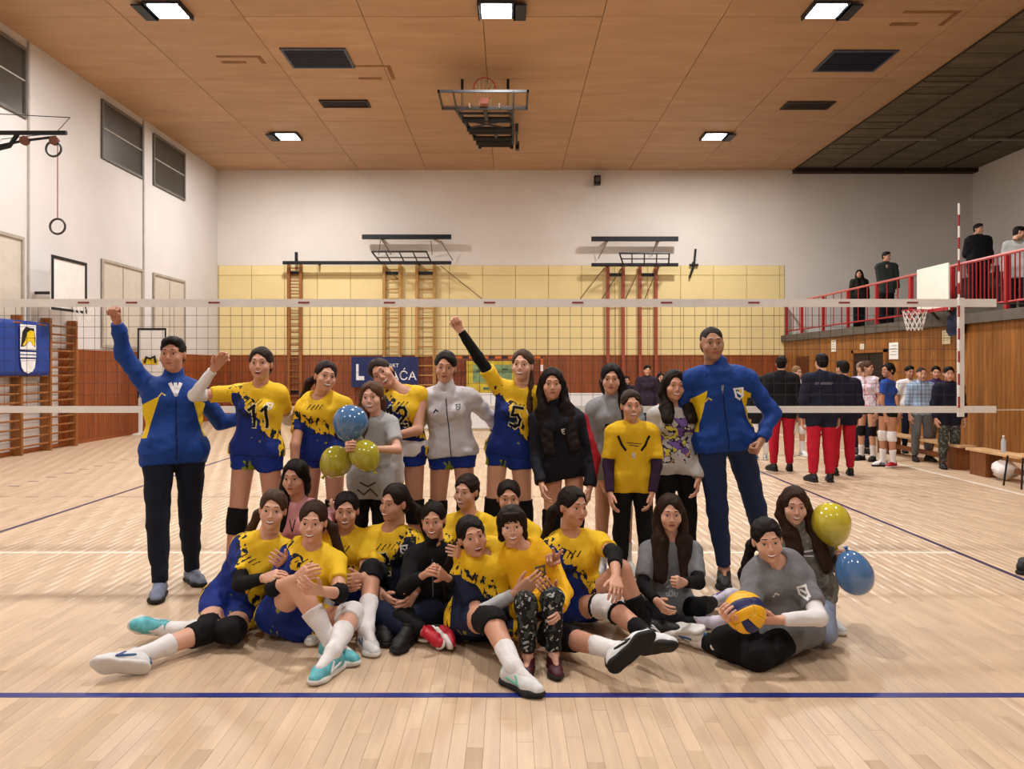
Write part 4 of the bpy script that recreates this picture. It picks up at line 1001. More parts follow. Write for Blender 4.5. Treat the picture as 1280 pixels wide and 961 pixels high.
def person(key, label, S=1., group=None, d=6., pel=None, neck=None, sh=None, arm_a=None, arm_b=None, leg_a=None, leg_b=None, head=None, hyaw=None,
           skin='C99A80', hair='2A1B14', style='pulled', mouth='smile', male=False, build=.94, wear=(), hands=('relaxed','relaxed'), toes=(None,None), shoes=None,
           back=False, fine=1., hair_opts={}, palm=(None,None), iris=None):
    """builds one person; a = image-left side, b = image-right side"""
    P = jt((pel[0], pel[1], ('d', d)), None, 0, S) if len(pel) == 2 else jt(pel, None, 0, S)
    Nk = jt((*neck[:2], ('o', neck[2] if len(neck) > 2 else 0)), P, 0, S)
    sa = jt((*sh[0][:2], ('o', sh[0][2] if len(sh[0]) > 2 else 0)), Nk, 0, S); sb = jt((*sh[1][:2], ('o', sh[1][2] if len(sh[1]) > 2 else 0)), Nk, 0, S)
    up = nrm(Nk-P); side = sb-sa; side = nrm(side-up*np.dot(side, up)); fr = np.cross(side, up)
    if back: fr = -fr
    hs = side
    if hyaw is not None: a = math.radians(hyaw); hs = A3((math.cos(a), math.sin(a), 0)); hs = nrm(hs-up*np.dot(hs, up)*.8)
    hf = np.cross(hs, up)*(-1 if back else 1)
    ua, fa, th, sn = .285*S, .245*S, .425*S, .41*S
    hip = [P-hs*.088*S*build, P+hs*.088*S*build]
    arms = []
    for (spec, s0, sg) in ((arm_a, sa, -1), (arm_b, sb, 1)):
        if spec is None: spec = 'down'
        if spec == 'down': e = s0+A3((0,0,-1))*ua+side*sg*.05*S-fr*.02; w = e+A3((0,0,-1))*fa+fr*.06*S
        else:
            e = jt(spec[0], s0, ua, S)
            w = jt(spec[1], e, fa, S)
            if np.linalg.norm(e-s0) > 1.12*ua: e = s0+(e-s0)*1.12*ua/np.linalg.norm(e-s0)
            if np.linalg.norm(w-e) > 1.12*fa: w = e+(w-e)*1.12*fa/np.linalg.norm(w-e)
        arms.append((s0, e, w))
    legs = []
    for (spec, h0, sg) in ((leg_a, hip[0], -1), (leg_b, hip[1], 1)):
        if spec is None: spec = ('stand', sg*.02, 0)
        if spec[0] == 'stand':
            ank = A3((h0[0]+spec[1], h0[1]+spec[2], .085*S)); k = ik(h0, ank, th, sn, hf)
        elif spec[0] == 'ank':           # ankle given, knee solved towards a direction
            ank = jt(spec[1], h0, 0, S); k = ik(h0, ank, th, sn, A3(spec[2]) if len(spec) > 2 else hf)
        else:
            if spec[0][2] == 'auto':         # ankle fixed, knee on its sight line where both bones keep their length
                ank = jt(spec[1], h0, 0, S); r_ = ray(*spec[0][:2]); ts = np.linspace(2.5, 8, 1400); K = CAMP+np.outer(ts, r_)
                e_ = np.abs(np.linalg.norm(K-h0, axis=1)-th)+np.abs(np.linalg.norm(K-ank, axis=1)-sn)+.02*ts; k = K[np.argmin(e_)]
            else: k = jt(spec[0], h0, th, S); ank = jt(spec[1], k, sn, S)
            if np.linalg.norm(k-h0) > 1.15*th: k = h0+(k-h0)*1.15*th/np.linalg.norm(k-h0)
            if np.linalg.norm(ank-k) > 1.12*sn and spec[0][2] != 'auto': ank = k+(ank-k)*1.12*sn/np.linalg.norm(ank-k)
        k = A3((k[0], k[1], max(k[2], .062*S))); ank = A3((ank[0], ank[1], max(ank[2], .05*S)))
        legs.append((h0, k, ank))
    Hc = jt((*head[:2], ('o', head[2])), Nk, 0, S); yaw, pitch, roll = [math.radians(q) for q in head[3:6]]
    HR = rotm((math.pi if back else 0)+yaw, pitch, roll); HS = (.55+.45*S)*(1.03 if male else 1.)
    root = empty('person', tuple(A3((P[0], P[1], 0))), label, 'person', group or ('spectators on the stand' if key.startswith('sp') else 'people behind the net' if key[:2] in ('bg','sb') else 'team posing in front of the net'))
    W = build; F2 = (fr, .78)
    def torso(g, i=0., low=True, k=.05):
        kk = k*S
        if low: g.cone(hip[0], hip[1], (.086 if male else .095)*S*W, (.086 if male else .095)*S*W, kk, (hf, .95), i)
        def lvl(t, hw, r, kk=kk, q=.80):
            c = P+up*t*S; g.cone(c-side*hw*S*W, c+side*hw*S*W, r*S*W**.5, r*S*W**.5, kk, (fr, q), i)
        lvl(.05, .055, .095, q=.9); lvl(.13, .052, .083); lvl(.21, .05, .083); lvl(.30, .062, .092); lvl(.37, .062, .085)
        T = Nk-up*.045*S; g.cone(sa*.72+T*.28, sb*.72+T*.28, .054*S, .054*S, kk, None, i); g.cone(sa*.96+T*.04, sa*.6+T*.4, .045*S, .055*S, kk*.6, None, i); g.cone(sb*.96+T*.04, sb*.6+T*.4, .045*S, .055*S, kk*.6, None, i)
        g.cone(Nk-up*.03*S, Nk+up*.01*S, .07*S, .05*S, kk*.7, None, i)
        if not male and S > .9:
            for s in (-1,1): g.ell(P+up*.30*S+side*s*.062*S+fr*.062*S, A3((.055,.055,.055))*S, .04*S, None, i)
    def armseg(g, j, a=0., b=2., i=0., k=.015, m=1.):
        s0, e, w = arms[j]
        for (lo, hi, p, q, r0, r1) in ((0, 1, s0, e, .047*S*m, .036*S*m), (1, 2, e, w, .037*S*m, .025*S*m)):
            x0, x1 = max(a, lo)-lo, min(b, hi)-lo
            if x1 <= x0+.01: continue
            g.cone(p+(q-p)*x0, p+(q-p)*x1, r0+(r1-r0)*x0, r0+(r1-r0)*x1, k*S, None, i)
    def legseg(g, j, a=0., b=2., i=0., k=.03):
        h0, kn, an = legs[j]; dn = nrm(an-kn); du = nrm(kn-h0); bk = nrm(du-dn) if np.linalg.norm(du-dn) > .2 else -hf
        bk = -nrm(nrm(kn-h0)-nrm(an-kn)) if np.linalg.norm(nrm(kn-h0)-nrm(an-kn)) > .25 else -hf
        for (lo, hi, p, q, r0, r1) in ((0, 1, h0, kn, .085*S*W**.5, .056*S), (1, 2, kn, an, .052*S, .034*S)):
            x0, x1 = max(a, lo)-lo, min(b, hi)-lo
            if x1 <= x0+.01: continue
            g.cone(p+(q-p)*x0, p+(q-p)*x1, r0+(r1-r0)*x0, r0+(r1-r0)*x1, k*S, None, i)
            if lo == 1 and x0 < .52: xa = max(.12, x0); xb = max(min(x1, .55), xa+.01); g.cone(p+(q-p)*xa+bk*.010*S, p+(q-p)*xb+bk*.008*S, (.050-.0233*(xa-.12))*S, (.050-.0233*(xb-.12))*S, k*S, None, i)
    # all points for bounds
    pts = [P, Nk, Hc]+[p for a in arms for p in a]+[p for l in legs for p in l]
    lo = np.min(pts, 0)-.2*S; hi = np.max(pts, 0)+.2*S
    vox = .0125*fine
    # ---------- body ----------
    g = Grid(lo, hi, vox); torso(g)
    for j in (0,1): armseg(g, j); legseg(g, j)
    nb = Hc+HR @ A3((0,.02,-.05))*HS; g.cone(Nk-up*.02*S, nb, .056*S, .05*HS, .03*S)
    feet = []
    for j in (0,1):
        h0, kn, an = legs[j]; sd = nrm(an-kn)
        if toes[j] is not None: tp = jt(toes[j], an, .17*S, S); tv = nrm(tp-an)
        else: tv = nrm(A3((hf[0], hf[1], 0)) + hs*(-.25 if j == 0 else .25)) if an[2] < .15*S+.02 else nrm(hf)
        upv = -sd-tv*np.dot(-sd, tv); upv = nrm(upv) if np.linalg.norm(upv) > .15 else nrm(A3((0,0,1))-tv*tv[2])
        if toes[j] is None and an[2] < .15*S: upv = A3((0,0,1)); tv = nrm(tv-upv*np.dot(tv, upv))
        if toes[j] is not None and isinstance(toes[j][2], tuple): upv = A3((0,0,1)); tv = nrm((tv[0], tv[1], 0))
        feet.append((an, tv, upv)); g.cone(an, an+tv*.12*S-upv*.038*S, .030*S, .021*S, .02*S); g.cone(an, an-tv*.02*S-upv*.035*S, .032*S, .026*S, .02*S)
    V, Q = g.net(); A = Acc().add(V, Q, 0)
    if back is False or True:
        hv, hq, hm = head_of(mouth, male); A.add((hv*HS) @ HR.T+Hc, hq, hm)
    for j, nm in enumerate(hands):
        if nm is None: continue
        s0, e, w = arms[j]; y = nrm(w-e); V, Q = hand_of(nm)
        pn = palm[j]
        if pn is None: pn = -fr*.3+(side if j == 0 else -side)   # palm towards the body
        z = -A3(pn); z = z-y*np.dot(z, y); z = nrm(z); x = np.cross(y, z)
        # thumb side: +X of template; mirror so that the thumb points forward/up
        tf = fr+A3((0,0,.5)); mir = 1 if np.dot(x, tf) > 0 else -1
        B = np.stack([x*mir, y, z], 1); VV = V*S*.96
        if mir*np.linalg.det(np.stack([x, y, z], 1)) < 0 or np.linalg.det(B) < 0: Q = Q[:, ::-1]
        A.add(VV @ B.T+w, Q, 0)
    V, Q, mi = A.out()
    hm_ = hair_mat(hair)
    me = mk_mesh('body', V, Q, [skin_mat(skin), m_lip, hm_, m_eyew, m_iris, m_teeth, m_mouth], mi); link('body', me, root)
    # ---------- hair ----------
    if style != 'bald' or True:
        T = lambda p: Hc+HR @ (A3(p)*HS)
        hp = [T((0,0,0))]; extra = []
        ho = dict(hair_opts)
        down = A3((0,0,-1))
        if style in ('long', 'longb', 'longa'):
            L = ho.get('len', .30)*S
            for s in (-1,1):
                if (style == 'longb' and s < 0) or (style == 'longa' and s > 0):
                    extra.append((T((s*.072,.03,-.02)), T((s*.05,.08,-.10)), .03, .03)); continue
                a0 = T((s*.072,.020,.03)); a1 = T((s*.084,.028,-.07)); a2 = Nk+side*s*.078*S+fr*.075*S+up*.015*S; a3 = P+up*(.47*S-L)+side*s*.082*S+fr*.165*S
                if np.linalg.norm(a3-a2) > L: a3 = a2+nrm(a3-a2)*L
                extra += [(a0,a1,.028,.033), (a1,a2,.033,.036), (a2,a3,.050,.030,(fr,.55)), (a2+side*s*.035*S-fr*.02*S,a3+side*s*.03*S-fr*.02*S,.04,.03,(fr,.6)), (T((s*.078,.04,.0)), Nk+side*s*.10*S+fr*.03*S, .03, .034)]
            b0 = T((0,.07,.0)); b1 = Nk-fr*.075*S; b2 = b1+down*L*.8; extra += [(b0,b1,.07,.06), (b1,b2,.05,.03)]
            if ho.get('wide'): extra += [(b0-side*.03, b1-side*.07*S, .05, .05), (b0+side*.03, b1+side*.07*S, .05, .05)]
        if style == 'backlong':
            b0 = T((0,.07,.0)); b1 = Nk-fr*.085*S; b2 = b1-up*ho.get('len', .3)*S; extra += [(b0,b1,.065,.06), (b1,b2,.055,.03)]
        if style == 'pony':
            sx_ = ho.get('side', .6); p0 = T((0,.10,.03)); p1 = T((sx_*.07,.13,-.06)); p2 = p1+(down*.16+side*.05*sx_)*S; p3 = p2+down*ho.get('len', .12)*S+fr*ho.get('fwd', 0.)*S; extra += [(p0,p1,.022,.03), (p1,p2,.03,.028), (p2,p3,.028,.012)]
        if style == 'braid':
            s = ho.get('s', 1); q = [T((s*.05,.07,-.06)), Nk+side*s*.07*S+fr*.05*S+up*.02*S, P+up*.30*S+side*s*.09*S+fr*.12*S]
            for i in range(2):
                for t in range(5): a = q[i]+(q[i+1]-q[i])*t/5; b = q[i]+(q[i+1]-q[i])*(t+.9)/5; extra.append((a, b, .022, .015))
        if style == 'bob':
            for s in (-1,1): extra += [(T((s*.068,-.005,.055)), T((s*.076,-.008,-.035)), .020, .015), (T((s*.072,.03,.03)), T((s*.074,.03,-.09)), .028, .022)]
            extra.append((T((0,.07,0)), T((0,.07,-.10)), .06, .05))
        if style == 'bun': extra.append((T((0,.11,.03)), T((0,.12,.035)), .035, .03))
        ap = [T((x, y, z)) for x in (-.12,.12) for y in (-.12,.13) for z in (-.16,.14)]+[e[0] for e in extra]+[e[1] for e in extra]
        g = Grid(np.min(ap, 0)-.07, np.max(ap, 0)+.07, .0078*max(1, fine*.9))
        t_ = .006 if style in ('short', 'bald') else (.0085 if style in ('pulled','pony','bun','braid') else .012)
        if style == 'bald': t_ = .0015
        g.ell(T((0,.016,.036)), A3((.0755,.0935,.0835))*HS+t_*HS, .005, HR)
        if style not in ('short', 'bald'): g.ell(T((0,.045,-.02)), A3((.074,.062,.075))*HS, .02, HR)
        else: g.ell(T((0,.045,-.02)), A3((.066,.054,.066))*HS, .02, HR)
        if style == 'short':
            g.ell(T((0,-.02,.085)), A3((.062,.070,.040))*HS, .02, HR)
        # open the face
        fz = ho.get('fringe', 0)
        g.ell(T((0,-.116,-.030-fz)), A3((.067,.082,.094))*HS, .018, HR, sub=True)
        g.ell(T((.012*(1 if len(key) % 2 else -1),-.098,.03)), A3((.036,.05,.048))*HS, .02, HR, sub=True)
        if style in ('pulled', 'pony', 'bun', 'short', 'bald', 'braid'):
            for s in (-1,1): g.ell(T((s*.085,-.012,-.035)), A3((.03,.042,.048))*HS, .01, HR, sub=True)
            g.ell(T((0,-.04,-.12)), A3((.12,.10,.085))*HS, .01, HR, sub=True)
        for e_ in extra: g.cone(e_[0], e_[1], e_[2]*HS, e_[3]*HS, .02, e_[4] if len(e_) > 4 else None)
        if style != 'short' and style != 'bald' and not ho.get('fringe', 0): g.cone(T((.006,-.085,.10)), T((.004,-.01,.134)), .003, .003, .006, sub=True)
        g.wrinkle(.0028, 110, 3+len(key))
        if fz:
            for q in range(-4, 5):
                g.cone(T((q*.012,-.075,.085)), T((q*.0135,-.098+abs(q)*.0035,.038+.006*(q % 2))), .011*HS, .005*HS, .004)
        V, Q = g.net(); o = link('hair', mk_mesh('hair', V, Q, [hm_]), root)
    # ---------- clothes ----------
    def coords(V):
        q = (V-P)/S; return np.stack([q @ side, q @ up, q @ fr], 1)
    def finish(name, g, mat, amp=.003, fr_=42, parent=root, label=None, seed=1):
        sd_ = sum(ord(q) for q in key)+seed
        if amp: g.wrinkle(amp*S, fr_, sd_); g.wrinkle(amp*S*.4, fr_*2.1, sd_+5)
        V, Q = g.net()
        if not len(V): return None
        o = link(name, mk_mesh(name, V, Q, [mat], None, coords(V)), parent)
        if label: o['label'] = label
        return o
    TOP = [None]
    def top(name, mat, sleeve=.55, hem=-.04, infl=.013, collar=0, sleeves=(None,None), label=None, amp=.0045, loose=0., vneck=True):
        g = Grid(lo, hi, vox*.96)
        torso(g, infl*S+loose*.4+.004)
        if hem < -.02:
            for j in (0,1): legseg(g, j, 0, .4, infl*S+loose*.4+(.001 if male else .004), .04)
        
        g.clip(P+up*hem*S, -up)
        # neck opening
        g.ell(Nk+up*.055*S+fr*.045*S, A3((.052,.052,.052))*S, .008, sub=True)
        if collar: g.cone(Nk-up*.0*S, Nk+(nb-Nk)*.42, .064*S, .063*S, .012*S, None, 0)
        for j in (0,1):
            sl = sleeves[j] if sleeves[j] is not None else sleeve
            if sl <= 0: continue
            s0, e, w = arms[j]; gg = Grid(lo, hi, vox*.96) if False else None
            # sleeve in its own grid so that its cuff can be cut square
            p = [s0, e]+([w] if sl > 1 else [])
            sg = Grid.__new__(Grid); l2 = np.min(p, 0)-.12*S; h2 = np.max(p, 0)+.12*S; s_ = g.sub(l2, h2)
            sg.h = g.h; sg.ax = [g.ax[i][s_[i]] for i in range(3)]; sg.o = A3([a[0] for a in sg.ax]); sg.n = np.array([len(a) for a in sg.ax]); sg.F = np.full(sg.n, BIG, np.float32)
            armseg(sg, j, 0, sl, (infl*.75+loose*.7)*S+(.003 if sl < 1 else 0), .02, 1.04)
            if sl <= 1: sg.clip(s0+(e-s0)*(sl), e-s0)
            else: sg.clip(e+(w-e)*(sl-1), w-e)
            k = .03*S; f = g.F[s_]; d_ = sg.F; h_ = np.clip(.5+.5*(d_-f)/k, 0, 1); g.F[s_] = d_*(1-h_)+f*h_-k*h_*(1-h_)
        o = finish(name, g, mat, amp, label=label); TOP[0] = (g, o); return o
    def ribbon(pts, w, n=3):
        """stroke ribbon on the garment front; pts in garment coordinates"""
        Vs = []; Qs = []
        for a, b in zip(pts[:-1], pts[1:]):
            a = A3(a); b = A3(b); dd = b-a; L = np.linalg.norm(dd); dd = dd/max(L, 1e-6); nn = A3((-dd[1], dd[0])); a = a-dd*w*.5; b = b+dd*w*.5; m = max(2, int((L+w)/.012)+1); base = len(Vs)
            for i in range(m+1):
                c = a+(b-a)*i/m
                for s in (-1,0,1): Vs.append(c+nn*w*.5*s)
            for i in range(m):
                for s in (0,1): q = base+i*3+s; Qs.append((q, q+1, q+4, q+3))
        return np.array(Vs), np.array(Qs)
    def project(uv, lift=.003, fr=fr):
        g = TOP[0][0]; n = len(uv); base = P+np.outer(uv[:,0]*S, side)+np.outer(uv[:,1]*S, up)
        ts = np.linspace(.34, -.02, 90); best = np.full(n, -1.)
        for t in ts:
            f = g.sample(base+fr*t*S); hit = (f < 0) & (best < 0); best[hit] = t
        best[best < 0] = .08
        return base+np.outer((best*S+lift), fr)
    def decal(name, strokes, w, mat, lift=.004, label=None, rear=False):
        fr = cx_['fr']*(-1 if rear else 1)
        A = Acc()
        for st in strokes:
            uv, q = ribbon(st, w); A.add(project(uv, lift, fr), q, 0)
        V, Q, _ = A.out(); n = len(V)
        V2 = np.concatenate([V, V-fr*.003]); Q2 = np.concatenate([Q, Q[:, ::-1]+n])
        o = link(name, mk_mesh(name, V2, Q2, [mat]), TOP[0][1]); 
        if label: o['label'] = label
        return o
    def glyph(ch, x, y, h):
        w = h*.5; G_ = {'1': [[(.15,.8),(.55,1),(.55,0)]], '2': [[(0,.8),(.25,1),(.75,1),(1,.8),(.95,.6),(0,0),(1,0)]], '5': [[(.95,1),(.1,1),(.05,.58),(.6,.62),(.95,.42),(.9,.15),(.55,0),(.05,.08)]],
              'F': [[(0,0),(0,1),(.9,1)],[(0,.55),(.7,.55)]], 'L': [[(0,1),(0,0),(.8,0)]], 'O': [[(.2,0),(0,.3),(0,.7),(.3,1),(.7,1),(1,.7),(1,.3),(.7,0),(.2,0)]], 'G': [[(1,.8),(.6,1),(.2,.9),(0,.5),(.2,.1),(.7,0),(1,.2),(1,.5),(.6,.5)]],
              'C': [[(1,.8),(.6,1),(.2,.9),(0,.5),(.2,.1),(.7,0),(1,.2)]], 'E': [[(.9,1),(0,1),(0,0),(.9,0)],[(0,.5),(.7,.5)]], 'N': [[(0,0),(0,1),(.9,0),(.9,1)]], 'H': [[(0,0),(0,1)],[(.9,0),(.9,1)],[(0,.5),(.9,.5)]], 'I': [[(.4,0),(.4,1)]], 'A': [[(0,0),(.45,1),(.9,0)],[(.2,.4),(.7,.4)]], 'R': [[(0,0),(0,1),(.7,1),(.9,.75),(.7,.5),(0,.5)],[(.4,.5),(.9,0)]], 'D': [[(0,0),(0,1),(.6,1),(.95,.6),(.95,.4),(.6,0),(0,0)]], '3': [[(0,.9),(.5,1),(.9,.75),(.4,.52),(.9,.25),(.5,0),(0,.1)]]}[ch]
        return [[(x+p[0]*w, y+p[1]*h) for p in st] for st in G_]
    def word(s, x, y, h, gap=.62):
        out = []; n = len(s); x0 = x-(n*gap*h-.12*h)/2
        for i, c in enumerate(s): out += glyph(c, x0+i*gap*h, y, h)
        return out
    def limb_piece(name, fn, j, a, b, infl, mat, label=None, amp=.0015, wf=60):
        s0, e, w = (arms if fn is armseg else legs)[j]; l2 = np.min([s0, e, w], 0)-.13*S; h2 = np.max([s0, e, w], 0)+.13*S
        g = Grid(l2, h2, min(vox, .0105*max(1, fine)))
        fn(g, j, a, b, infl)
        if name == 'sock': an, tv, upv = feet[j]; g.cone(an, an+tv*.12*S-upv*.038*S, .030*S+infl, .022*S+infl*.5, .02*S); g.cone(an, an-tv*.02*S-upv*.035*S, .032*S+infl, .026*S+infl*.5, .02*S); b = 0
        for t, sg in ((a, -1), (b, 1)):
            if t <= 0: continue
            i0 = 0 if t <= 1 else 1; p, q = (s0, e) if i0 == 0 else (e, w)
            if (i0 == 0 and b > 1 and sg == 1): continue
            # cut only near the end, by plane through the point
            pt = p+(q-p)*(t-i0); X, Y, Z = g.xyz((slice(None),)*3); n = nrm(q-p)*sg; dpl = (X-pt[0])*n[0]+(Y-pt[1])*n[1]+(Z-pt[2])*n[2]
            nr = ((X-pt[0])**2+(Y-pt[1])**2+(Z-pt[2])**2) < (.13*S)**2
            g.F = np.where(nr, np.maximum(g.F, dpl), g.F).astype(np.float32)
        return finish(name, g, mat, amp, wf, label=label)
    def bottom(name, mat, upto=.35, infl=.012, waist=.07, amp=.003, label=None, wide=.0):
        g = Grid(lo, hi, vox*.96); torso(g, infl*.6*S+.002); g.clip(P+up*waist*S, up)
        for j in (0,1):
            h0, kn, an = legs[j]; sg = Grid.__new__(Grid); p = [h0, kn]+([an] if upto > 1 else []); s_ = g.sub(np.min(p, 0)-.15*S, np.max(p, 0)+.15*S)
            sg.h = g.h; sg.ax = [g.ax[i][s_[i]] for i in range(3)]; sg.o = A3([a[0] for a in sg.ax]); sg.n = np.array([len(a) for a in sg.ax]); sg.F = np.full(sg.n, BIG, np.float32)
            legseg(sg, j, 0, upto, infl+wide)
            if wide and upto > 1: sg.cone(kn, kn+(an-kn)*(upto-1), .058*S, .058*S+wide, .03)
            pt, n = (h0+(kn-h0)*upto, kn-h0) if upto <= 1 else (kn+(an-kn)*(upto-1), an-kn)
            n = nrm(n); X, Y, Z = sg.xyz((slice(None),)*3); dpl = (X-pt[0])*n[0]+(Y-pt[1])*n[1]+(Z-pt[2])*n[2]
            nr = ((X-pt[0])**2+(Y-pt[1])**2+(Z-pt[2])**2) < (.2*S)**2
            sg.F = np.where(nr, np.maximum(sg.F, dpl), sg.F).astype(np.float32)
            k = .03*S; f = g.F[s_]; d_ = sg.F; h_ = np.clip(.5+.5*(d_-f)/k, 0, 1); g.F[s_] = d_*(1-h_)+f*h_-k*h_*(1-h_)
        return finish(name, g, mat, amp, label=label)
    cx_ = dict(top=top, decal=decal, word=word, glyph=glyph, bottom=bottom, armseg=armseg, legseg=legseg, piece=limb_piece, S=S, arms=arms, legs=legs, P=P, up=up, side=side, fr=fr, Nk=Nk, Hc=Hc, HR=HR, HS=HS, root=root, Grid=Grid, finish=finish, lo=lo, hi=hi, project=project, TOP=TOP, T=lambda p: Hc+HR @ (A3(p)*HS), torso=torso, vox=vox)
    for w in wear: w(cx_)
    # ---------- shoes ----------
    if shoes:
        for j in (0,1):
            sc = shoes[j]
            if sc is None: continue
            an, tv, upv = feet[j]; ac, so_, lc = sc[:3]; fc = sc[3] if len(sc) > 3 else None; x = np.cross(tv, upv); B = np.stack([x, tv, upv], 1)
            o0 = an-upv*.083*S if an[2] > .1 or toes[j] is not None else A3((an[0], an[1], .002))
            if (toes[j] is None and an[2] < .15*S) or (toes[j] is not None and isinstance(toes[j][2], tuple) and an[2] < .24*S): o0 = A3((an[0], an[1], .002))
            Ps = [(q[0]*S*.98) @ B.T+o0 for q in SHOE]
            zmin = min(p[:,2].min() for p in Ps)
            if zmin < .002: Ps = [p+A3((0,0,.002-zmin)) for p in Ps]
            s_o = link('shoe', mk_mesh('shoe', Ps[0], SHOE[0][1], [ac]), root); link('sole', mk_mesh('sole', Ps[1], SHOE[1][1], [so_]), s_o)
            if fc is not None: link('side_flash', mk_mesh('side_flash', Ps[3], SHOE[3][1], [fc]), s_o)
            if lc is not None and fine < 1.3: link('laces', mk_mesh('laces', Ps[2], SHOE[2][1], [lc]), s_o)
    PEOPLE[key] = cx_
    return cx_
# ---------------- garments ----------------
YEL, BLU, NAVY = 'F0C414', '15349A', '161C38'
m_jer = pattern('jersey_print', 'EDC328', 'jersey', '122B7C'); m_jer_r = pattern('jersey_print_right', 'EDC328', 'jersey_right', '171C34'); m_jer_l = pattern('jersey_print_low', 'EDC328', 'jersey_low', '122B7C')
m_sho = pattern('shorts_print', '12308A', 'shorts')
m_blackc = cloth_mat('black_cloth', '0E0E11', .85); m_whitec = cloth_mat('white_cloth', 'E2E0E0', .8); m_navyc = cloth_mat('navy_cloth_soft', '141B33', .85)
m_num = cloth_mat('number_black', '0B0B0E', .7, bump=0); m_halo = cloth_mat('number_cream', 'E8E2A8', .7, bump=0); m_wprint = cloth_mat('white_print', 'E8E8EA', .7, bump=0)
m_sole_w = M('white_sole', 'DAD8D4', .6); m_sole_k = M('black_sole', '141414', .7); m_shoe_w = M('white_shoe', 'D9DBDC', .55, bump=.1, var=.08, vs=30); m_shoe_g = M('grey_blue_shoe', '78829A', .6, bump=.15); m_shoe_k = M('black_shoe', '121214', .6, bump=.1)
m_shoe_t = M('teal_shoe', '5FB4BE', .55, var=.35, vs=22); m_shoe_r = M('red_shoe', 'B81E30', .5); m_shoe_m = M('maroon_shoe', '4A1620', .5); m_shoe_p = M('white_purple_shoe', 'D2CCDC', .55, var=.2, vs=18); m_lace_w = M('white_lace', 'E4E4E4', .7); m_lace_k = M('black_lace', '1A1A1C', .7)
m_fl_b = M('blue_flash', '3C5C8A', .5); m_fl_g = M('mint_flash', '6FC0A4', .5); m_fl_k = M('black_flash', '16181C', .5); m_fl_w = M('white_flash', 'D8D8DA', .5)
SH_W = (m_shoe_w, m_sole_w, m_lace_w, m_fl_b); SH_WG = (m_shoe_w, m_sole_k, m_lace_w, m_fl_g); SH_WK = (m_shoe_w, m_sole_k, m_lace_k, m_fl_k); SH_K = (m_shoe_k, m_sole_k, m_lace_k); SH_G = (m_shoe_g, m_sole_k, m_lace_w); SH_T = (m_shoe_t, m_sole_w, m_lace_w, m_fl_w); SH_R = (m_shoe_r, m_sole_w, m_lace_w); SH_M = (m_shoe_m, m_sole_k, m_lace_k); SH_P = (m_shoe_p, m_sole_w, m_lace_w, M('purple_flash', '4A3A7C', .5))
SH_KW = (m_shoe_k, m_sole_w, m_lace_w, m_fl_w)
def jersey(mat=None, num=None, nx=.03, ny=.21, nh=.10, sleeve=.62, hem=-.03, **kw):
    def f(c):
        c['top']('jersey', mat or m_jer, sleeve=sleeve, hem=hem, **kw)
        if num:
            n = len(num); st = []; w = nh*.62
            for i, ch in enumerate(num): st += c['glyph'](ch, nx-(n*w)/2+i*w, ny, nh)
            c['decal']('number_outline', st, .034, m_halo, .0025); c['decal']('number', st, .019, m_num, .0055)
        c['decal']('chest_print', [[(-.07,.335),(-.045,.365)],[(-.04,.33),(-.015,.36)],[(-.01,.33),(.015,.362)],[(.02,.33),(.045,.36)]], .007, m_num, .003)
    return f
def crest(x=.075, y=.335, s=1., mat=None, name='crest'):
    return lambda c: c['decal'](name, [[(x-.018*s,y+.02*s),(x+.018*s,y+.02*s)],[(x-.016*s,y+.012*s),(x-.014*s,y-.012*s),(x,y-.024*s),(x+.014*s,y-.012*s),(x+.016*s,y+.012*s)],[(x-.006*s,y+.006*s),(x+.006*s,y-.004*s)]], .008*s, mat or m_wprint, .004)
def stroke_mark(x, y, mat, w=.008, L=.03): return lambda c: c['decal']('maker_mark', [[(x-L/2,y-L*.3),(x,y+L*.3),(x+L/2,y-L*.1)]], w, mat, .004)
def word(t, x, y, h, w, mat, name='print'): return lambda c: c['decal'](name, c['word'](t, x, y, h), w, mat, .004)
def strokes(ss, w, mat, name='print'): return lambda c: c['decal'](name, ss, w, mat, .004)
def shorts(mat=None, upto=.30, **kw): return lambda c: c['bottom']('shorts', mat or m_sho, upto, **kw)
def pants(mat, upto=1.93, name='trousers', **kw): return lambda c: c['bottom'](name, mat, upto, **kw)
def sleeve(j, a=1.0, b=1.95, mat=None, infl=.006, name='arm_sleeve', label=None): return lambda c: c['piece'](name, c['armseg'], j, a, b, infl, mat or m_whitec, label)
def kneepad(j, mat=None, a=.80, b=1.20, label=None): return lambda c: c['piece']('kneepad', c['legseg'], j, a, b, .012, mat or m_blackc, label, .0025, 50)
def sock(j, a=1.6, mat=None, b=2.0, label=None): return lambda c: c['piece']('sock', c['legseg'], j, a, b, .009, mat or m_whitec, label)
def socks(a=1.62, mat=None): return lambda c: [sock(j, a, mat)(c) for j in (0,1)]
def zipline(mat, x=0., y0=-.02, y1=.40): return strokes([[(x, y0), (x, (y0+y1)/2), (x, y1)]], .007, mat, 'zip')
def jacket(mat, hem=-.07, sleeve=1.93, loose=.006, collar=1, infl=.016, amp=.005, name='jacket', **kw): return lambda c: c['top'](name, mat, sleeve=sleeve, hem=hem, collar=collar, infl=infl, loose=loose, amp=amp, **kw)
